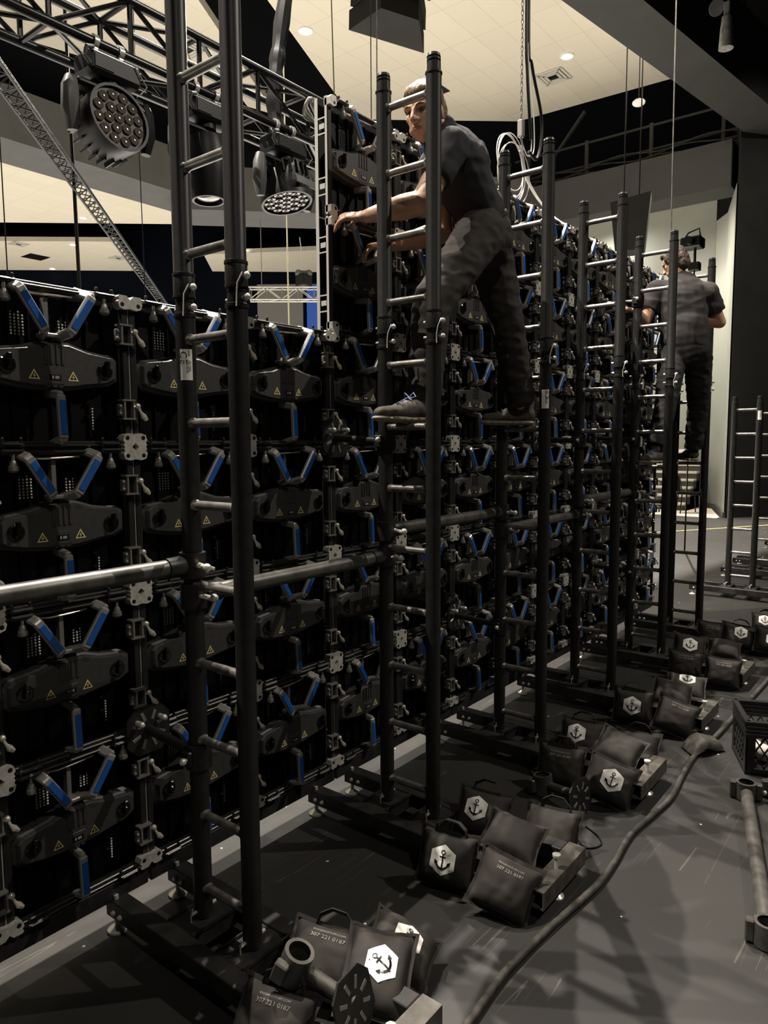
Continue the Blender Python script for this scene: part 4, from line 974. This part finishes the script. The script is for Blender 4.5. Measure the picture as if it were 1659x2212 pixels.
# ------------------------------------------------------------------ people
def remeshed(mb, name, mats, voxel, parent=None, it=4, wr=None, fac=.5):
    me = bpy.data.meshes.new('tmp'); me.from_pydata(mb.v, [], mb.f); me.update()
    import bmesh
    bm = bmesh.new(); bm.from_mesh(me); bmesh.ops.recalc_face_normals(bm, faces=bm.faces); bm.to_mesh(me); bm.free()
    o = bpy.data.objects.new('tmp', me); COL.objects.link(o)
    m_ = o.modifiers.new('r', 'REMESH'); m_.mode = 'VOXEL'; m_.voxel_size = voxel
    s_ = o.modifiers.new('s', 'SMOOTH'); s_.iterations = it; s_.factor = fac
    out = bpy.data.meshes.new_from_object(o.evaluated_get(bpy.context.evaluated_depsgraph_get()))
    bpy.data.objects.remove(o); bpy.data.meshes.remove(me)
    if wr:
        ns = [v.normal.copy() for v in out.vertices]
        for v, n in zip(out.vertices, ns): v.co += n*wr(v.co)
    out.materials.clear()
    for q in (mats if isinstance(mats, (list, tuple)) else [mats]): out.materials.append(M[q])
    out.polygons.foreach_set('use_smooth', [True]*len(out.polygons)); out.update(); out.name = name
    r = bpy.data.objects.new(name, out); COL.objects.link(r)
    if parent: r.parent = parent
    return r
def hand(b, wrist, d, back, thumb_side, curl=.5, sc=1.0):
    d = V(d).normalized(); n = V(back); n = (n-d*n.dot(d)).normalized(); s_ = d.cross(n)*thumb_side     # s_: towards the thumb
    W = V(wrist); b.caps(W-d*.02, W+d*.025, .026*sc, .030*sc, side=tuple(s_), sq=.70)
    b.caps(W+d*.02+s_*.006, W+d*.085*sc+s_*.006, .036*sc, .040*sc, side=tuple(s_), sq=.40)
    for i, (off, L) in enumerate(((.030, .074), (.0105, .084), (-.0095, .078), (-.029, .060))):
        p = W+d*(.088*sc)+s_*off*sc; a = .20+curl*.35; Ls = (L*.46, L*.31, L*.25); r = (.0092, .0085, .0076, .0068)
        for k in range(3):
            a_ = a+curl*(.0, .75, 1.3)[k]; q = p+(d*math.cos(a_)-n*math.sin(a_)+s_*off*1.2*(1-curl)).normalized()*Ls[k]*sc
            b.caps(p, q, r[k]*sc, r[k+1]*sc, n=10); p = q
    p = W+d*.028+s_*.030*sc-n*.006
    for k, (L, r0, r1, da) in enumerate(((.040, .0135, .0115, .9), (.032, .0112, .0095, .5), (.024, .0095, .0078, .25))):
        q = p+(d*math.cos(da)+s_*math.sin(da)-n*(.25+.4*curl*(k+1)/3)).normalized()*L*sc; b.caps(p, q, r0*sc, r1*sc, n=10); p = q
def head(b, c, f, u):
    c = V(c); f = V(f).normalized(); u = V(u); u = (u-f*u.dot(f)).normalized(); s_ = f.cross(u); P = lambda x, y, z: c+s_*x+f*y+u*z
    E = lambda p, rx, ry, rz: b.ell(P(*p), (s_*rx, f*ry, u*rz), 18, 12)
    E((0, -.012, .030), .074, .094, .088); E((0, .020, -.030), .062, .072, .080); E((0, .046, -.078), .040, .040, .034); E((0, .055, .040), .056, .030, .040)
    b.caps(P(-.03, .060, -.062), P(.03, .060, -.062), .022, .022)
    b.caps(P(0, .092, .012), P(0, .112, -.022), .0085, .0135); E((-.011, .096, -.026), .010, .012, .009); E((.011, .096, -.026), .010, .012, .009)
    b.caps(P(-.044, .074, .024), P(-.012, .088, .022), .010, .009); b.caps(P(.044, .074, .024), P(.012, .088, .022), .010, .009)
    E((-.044, .046, -.014), .020, .024, .022); E((.044, .046, -.014), .020, .024, .022)
    b.caps(P(-.018, .084, -.050), P(.018, .084, -.050), .0075, .0075); b.caps(P(-.016, .083, -.059), P(.016, .083, -.059), .0080, .0080)
    for s in (-1, 1): b.ell(P(s*.074, -.012, -.010), (s_*.009+f*-.006, f*.019, u*.031), 10, 8)
    return P, s_, f, u
def eyes(par, P, s_, f, u):
    for s in (-1, 1):
        b = MB(); b.ell(P(s*.029, .078, .006), (s_*.012, f*.008, u*.006), 10, 8); b.build('eye', 'eye', par)
def wrk(sc, amp, seed, stretch=(1, 1, 1)):
    def fn(co):
        q = V((co.x*sc*stretch[0]+seed, co.y*sc*stretch[1], co.z*sc*stretch[2])); a = noise.noise(q); c = noise.noise(q*2.3+V((9, 3, 1)))
        return amp*(1-2*abs(a))*1.0 + amp*.5*c - amp*.35
    return fn
def shoe(par, heel, toe, up, wdt=.046):
    h = V(heel); t_ = V(toe); d = (t_-h).normalized(); u = V(up); u = (u-d*u.dot(d)).normalized(); s_ = d.cross(u); L = (t_-h).length
    b = MB(); b.caps(h+d*.03+u*.055, h+d*L*.45+u*.050, .040, .042, side=tuple(s_), sq=1.0); b.caps(h+d*L*.40+u*.046, h+d*(L-.045)+u*.036, .044, .034, side=tuple(s_), sq=.75)
    b.caps(h+d*.045+u*.06, h+d*.04+u*.125, .042, .044, side=tuple(s_))
    o = remeshed(b, 'shoe', 'shoe', .006, par, 3, wrk(30, .0015, 3))
    b = MB(); b.caps(h+d*.035+u*.012, h+d*L*.5+u*.012, .043, .040, side=tuple(s_), sq=.32); b.caps(h+d*L*.5+u*.012, h+d*(L-.042)+u*.014, .044, .040, side=tuple(s_), sq=.34)
    for k in range(6): b.caps(h+d*(.06+.035*k)-s_*.040+u*.012, h+d*(.06+.035*k)+s_*.040+u*.012, .009, .009, n=8)
    remeshed(b, 'sole', 'sole', .005, o, 2)
    b = MB()
    for k in range(4): p = h+d*(L*.42+.022*k)+u*(.098-.010*k); b.tube([p-s_*.026-u*.008, p+u*.004, p+s_*.026-u*.008+d*.008], .0028, 6)
    p = h+d*L*.40+u*.104; b.tube([p, p+s_*.03+u*.018, p+s_*.045-d*.01, p+s_*.02-u*.004, p, p-s_*.03+u*.016, p-s_*.045, p-s_*.02-u*.004, p], .0026, 6)
    b.build('laces', 'lace', o)
# ---- the climbing man
m1 = thing('person', 'man in grey t-shirt and dark work trousers standing between two ladders, reaching to the panels', 'person', (1.5, -.42, 1.76))
W = lambda p: V(p)-V((1.5, -.42, 1.76))
pel, hL, hR = W((1.60, -.43, 2.64)), W((1.50, -.47, 2.62)), W((1.70, -.39, 2.62))
kL, aL, kR, aR = W((1.165, -.43, 2.265)), W((1.115, -.43, 1.87)), W((1.83, -.43, 2.24)), W((1.985, -.43, 1.87))
wst, cst, nk, hd = W((1.575, -.42, 2.72)), W((1.43, -.38, 2.92)), W((1.315, -.375, 3.025)), W((1.215, -.36, 3.068))
sL, sR = W((1.255, -.47, 2.92)), W((1.47, -.23, 2.95)); eL, wL = W((1.105, -.425, 2.665)), W((1.060, -.175, 2.650)); eR, wR = W((1.52, -.25, 2.665)), W((1.27, -.15, 2.575))
ff, fu = (-.95, -.10, -.30), (-.30, .0, .95)
tside = (sR-sL).normalized()
b = MB(); P, s_, f, u = head(b, hd, ff, fu)
b.caps(nk, hd-V(ff).normalized()*.02-V((0, 0, .03)), .058, .054)
b.caps(pel, wst, .12, .115, side=tuple(tside), sq=.7); b.caps(wst, cst, .115, .135, side=tuple(tside), sq=.68); b.caps(sL, sR, .05, .05); b.caps(cst, nk, .10, .05)
for (a, c, e) in ((sL, eL, wL), (sR, eR, wR)): b.caps(a, c, .058, .049); b.caps(c, c.lerp(e, .35), .050, .052); b.caps(c.lerp(e, .35), e, .052, .030)
for (a, c, e) in ((hL, kL, aL), (hR, kR, aR)): b.caps(a, c, .070, .052); b.caps(c, e, .050, .036)
hand(b, wL, W((1.000, -.035, 2.655))-wL, (-.25, -.5, .8), 1, .58, 1.08); hand(b, wR, (-.75, .60, -.1), (-.1, -.2, .95), -1, .7, 1.05)
remeshed(b, 'body', 'skin', .0042, m1, 5, lambda co: .0006*noise.noise(co*90))
eyes(m1, P, s_, f, u)
b = MB(); b.tube([P(-.019, .0885, -.054), P(-.010, .0935, -.0515), P(0, .0950, -.0535), P(.010, .0935, -.0515), P(.019, .0885, -.054)], [.002, .0042, .0038, .0042, .002], 8)
b.tube([P(-.018, .0875, -.0575), P(-.008, .0930, -.0605), P(.008, .0930, -.0605), P(.018, .0875, -.0575)], [.002, .0048, .0048, .002], 8); b.build('lips', 'lip', m1)
b = MB()
for s in (-1, 1): b.tube([P(s*.014, .0935, .024), P(s*.030, .0915, .030), P(s*.047, .080, .026)], [.004, .0048, .002], 6)
b.build('eyebrows', 'hair', m1)
b = MB()
for p, r in (((0, -.020, .048), (.081, .094, .084)), ((0, -.050, .010), (.079, .064, .088)), ((0, .036, .076), (.064, .052, .038)), ((0, -.070, -.03), (.062, .040, .06)), ((-.066, .008, .040), (.016, .032, .040)), ((.066, .008, .040), (.016, .032, .040))): b.ell(P(*p), (s_*r[0], f*r[1], u*r[2]), 18, 12)
remeshed(b, 'hair', 'hair', .005, m1, 2, lambda co: .004*noise.noise(V((co.x*70, co.y*70, co.z*30))))
b = MB(); b.caps(wst-V((.0, 0, .05)), wst, .142, .140, side=tuple(tside), sq=.80); b.caps(wst, cst, .140, .168, side=tuple(tside), sq=.76); b.caps(cst, sL.lerp(sR, .5)+V((.02, -.01, .035)), .165, .105, side=tuple(tside), sq=.85)
b.caps(sL, sR, .076, .076); b.caps(nk-V((.0, 0, .045)), nk+V((0, 0, .006)), .085, .066)
b.caps(sL, sL.lerp(eL, .58), .078, .066, flat=True); b.caps(sR, sR.lerp(eR, .58), .078, .066, flat=True); b.sph(sL, .078, 14, 10)
remeshed(b, 't_shirt', 'shirt', .008, m1, 5, wrk(7, .006, 2, (1, 1, 2.0)))
b = MB(); b.caps(wst-V((0, 0, .035)), pel, .146, .150, side=tuple(tside), sq=.80)
for (a, c, e) in ((hL, kL, aL), (hR, kR, aR)): b.caps(a, c, .112, .084); b.caps(c, e.lerp(c, .02), .082, .070, flat=True); b.sph(c, .083, 14, 10)
remeshed(b, 'trousers', 'trousers', .008, m1, 5, wrk(9, .0075, 5, (1, 1, 1.9)))
b = MB(); pts = []
ax = (cst-pel).normalized(); sd = (tside-ax*tside.dot(ax)).normalized(); fr = ax.cross(sd); c0 = wst-V((0, 0, .030))
b.tube([c0+sd*.146*math.cos(a)+fr*.117*math.sin(a) for a in [2*PI*i/28 for i in range(28)]], .012, 6, closed=True); b.build('belt', 'trousers2', m1)
shoe(m1, W((1.135, -.455, 1.765)), W((.845, -.365, 1.768)), (0, 0, 1)); shoe(m1, W((2.025, -.475, 1.768)), W((1.89, -.235, 1.772)), (0, 0, 1))
b = MB(); q = W((1.0215, -.078, 2.652)); b.lathe(q, V((1.000, -.035, 2.655))-V((1.06, -.175, 2.650)), [(-.002, .0095), (-.002, .0108), (.002, .0108), (.002, .0095)], 12, cap=False); b.build('ring', 'lever', m1)
# ---- the man seen from behind
m2 = thing('person', 'man in black t-shirt seen from behind, standing on ladders near the far wall end', 'person', (4.65, -.42, 1.51))
W = lambda p: V(p)-V((4.65, -.42, 1.51))
pel, hL, hR = W((4.65, -.47, 2.40)), W((4.62, -.385, 2.385)), W((4.70, -.55, 2.375))
kL, aL, kR, aR = W((4.38, -.42, 2.005)), W((4.13, -.43, 1.62)), W((4.86, -.525, 1.985)), W((4.96, -.47, 1.61))
wst, cst, nk, hd = W((4.64, -.46, 2.58)), W((4.65, -.43, 2.80)), W((4.66, -.40, 2.955)), W((4.66, -.365, 3.085))
sL, sR = W((4.585, -.255, 2.875)), W((4.735, -.60, 2.83)); eL, wL = W((4.47, -.20, 2.62)), W((4.36, -.17, 2.70)); eR, wR = W((4.84, -.67, 2.615)), W((4.72, -.46, 2.64))
ff, fu = (.25, .86, -.40), (.1, .25, .95)
tside = (sR-sL).normalized()
b = MB(); P, s_, f, u = head(b, hd, ff, fu)
b.caps(nk-V((0, 0, .03)), hd-V(ff).normalized()*.02-V((0, 0, .03)), .062, .056)
b.caps(pel, wst, .14, .14, side=tuple(tside), sq=.75); b.caps(wst, cst, .14, .15, side=tuple(tside), sq=.68); b.caps(sL, sR, .05, .05); b.caps(cst, nk, .10, .055)
for (a, c, e) in ((sL, eL, wL), (sR, eR, wR)): b.caps(a, c, .054, .046); b.caps(c, c.lerp(e, .35), .046, .047); b.caps(c.lerp(e, .35), e, .047, .028)
for (a, c, e) in ((hL, kL, aL), (hR, kR, aR)): b.caps(a, c, .072, .054); b.caps(c, e, .052, .038)
hand(b, wL, (-.1, .9, .2), (-.3, -.3, .9), 1, .7, 1.05); hand(b, wR, (-.1, .95, .1), (-.3, -.2, .9), -1, .7, 1.05)
remeshed(b, 'body', 'skin', .006, m2, 2)
eyes(m2, P, s_, f, u)
b = MB()
for p, r in (((0, -.020, .048), (.083, .096, .087)), ((0, -.045, .010), (.081, .070, .092)), ((0, .045, .092), (.058, .046, .036)), ((0, -.066, -.035), (.064, .044, .06)), ((-.068, .008, .035), (.016, .036, .045)), ((.068, .008, .035), (.016, .036, .045))): b.ell(P(*p), (s_*r[0], f*r[1], u*r[2]), 18, 12)
remeshed(b, 'hair', 'hair2', .0055, m2, 2, lambda co: .005*noise.noise(V((co.x*60, co.y*60, co.z*40))))
b = MB(); b.caps(wst-V((.0, 0, .09)), wst, .178, .176, side=tuple(tside), sq=.84); b.caps(wst, cst, .174, .190, side=tuple(tside), sq=.76); b.caps(cst, sL.lerp(sR, .5)+V((.0, .0, .03)), .185, .13, side=tuple(tside), sq=.80)
b.caps(sL, sR, .088, .088); b.caps(nk-V((.0, 0, .055)), nk+V((0, 0, .004)), .095, .070)
b.caps(sL, sL.lerp(eL, .66), .086, .074, flat=True); b.caps(sR, sR.lerp(eR, .66), .086, .074, flat=True)
remeshed(b, 't_shirt', 'shirt2', .009, m2, 5, wrk(6, .008, 12, (1, .7, 1.8)))
b = MB(); b.caps(wst-V((0, 0, .05)), pel, .160, .165, side=tuple(tside), sq=.85)
for (a, c, e) in ((hL, kL, aL), (hR, kR, aR)): b.caps(a, c, .112, .084); b.caps(c, e.lerp(c, .02), .082, .072, flat=True); b.sph(c, .083, 14, 10)
remeshed(b, 'trousers', 'trousers2', .009, m2, 5, wrk(9, .007, 15, (1, 1, 1.9)))
shoe(m2, W((4.20, -.46, 1.513)), W((3.93, -.38, 1.516)), (0, 0, 1)); shoe(m2, W((4.93, -.50, 1.513)), W((5.12, -.30, 1.516)), (0, 0, 1))
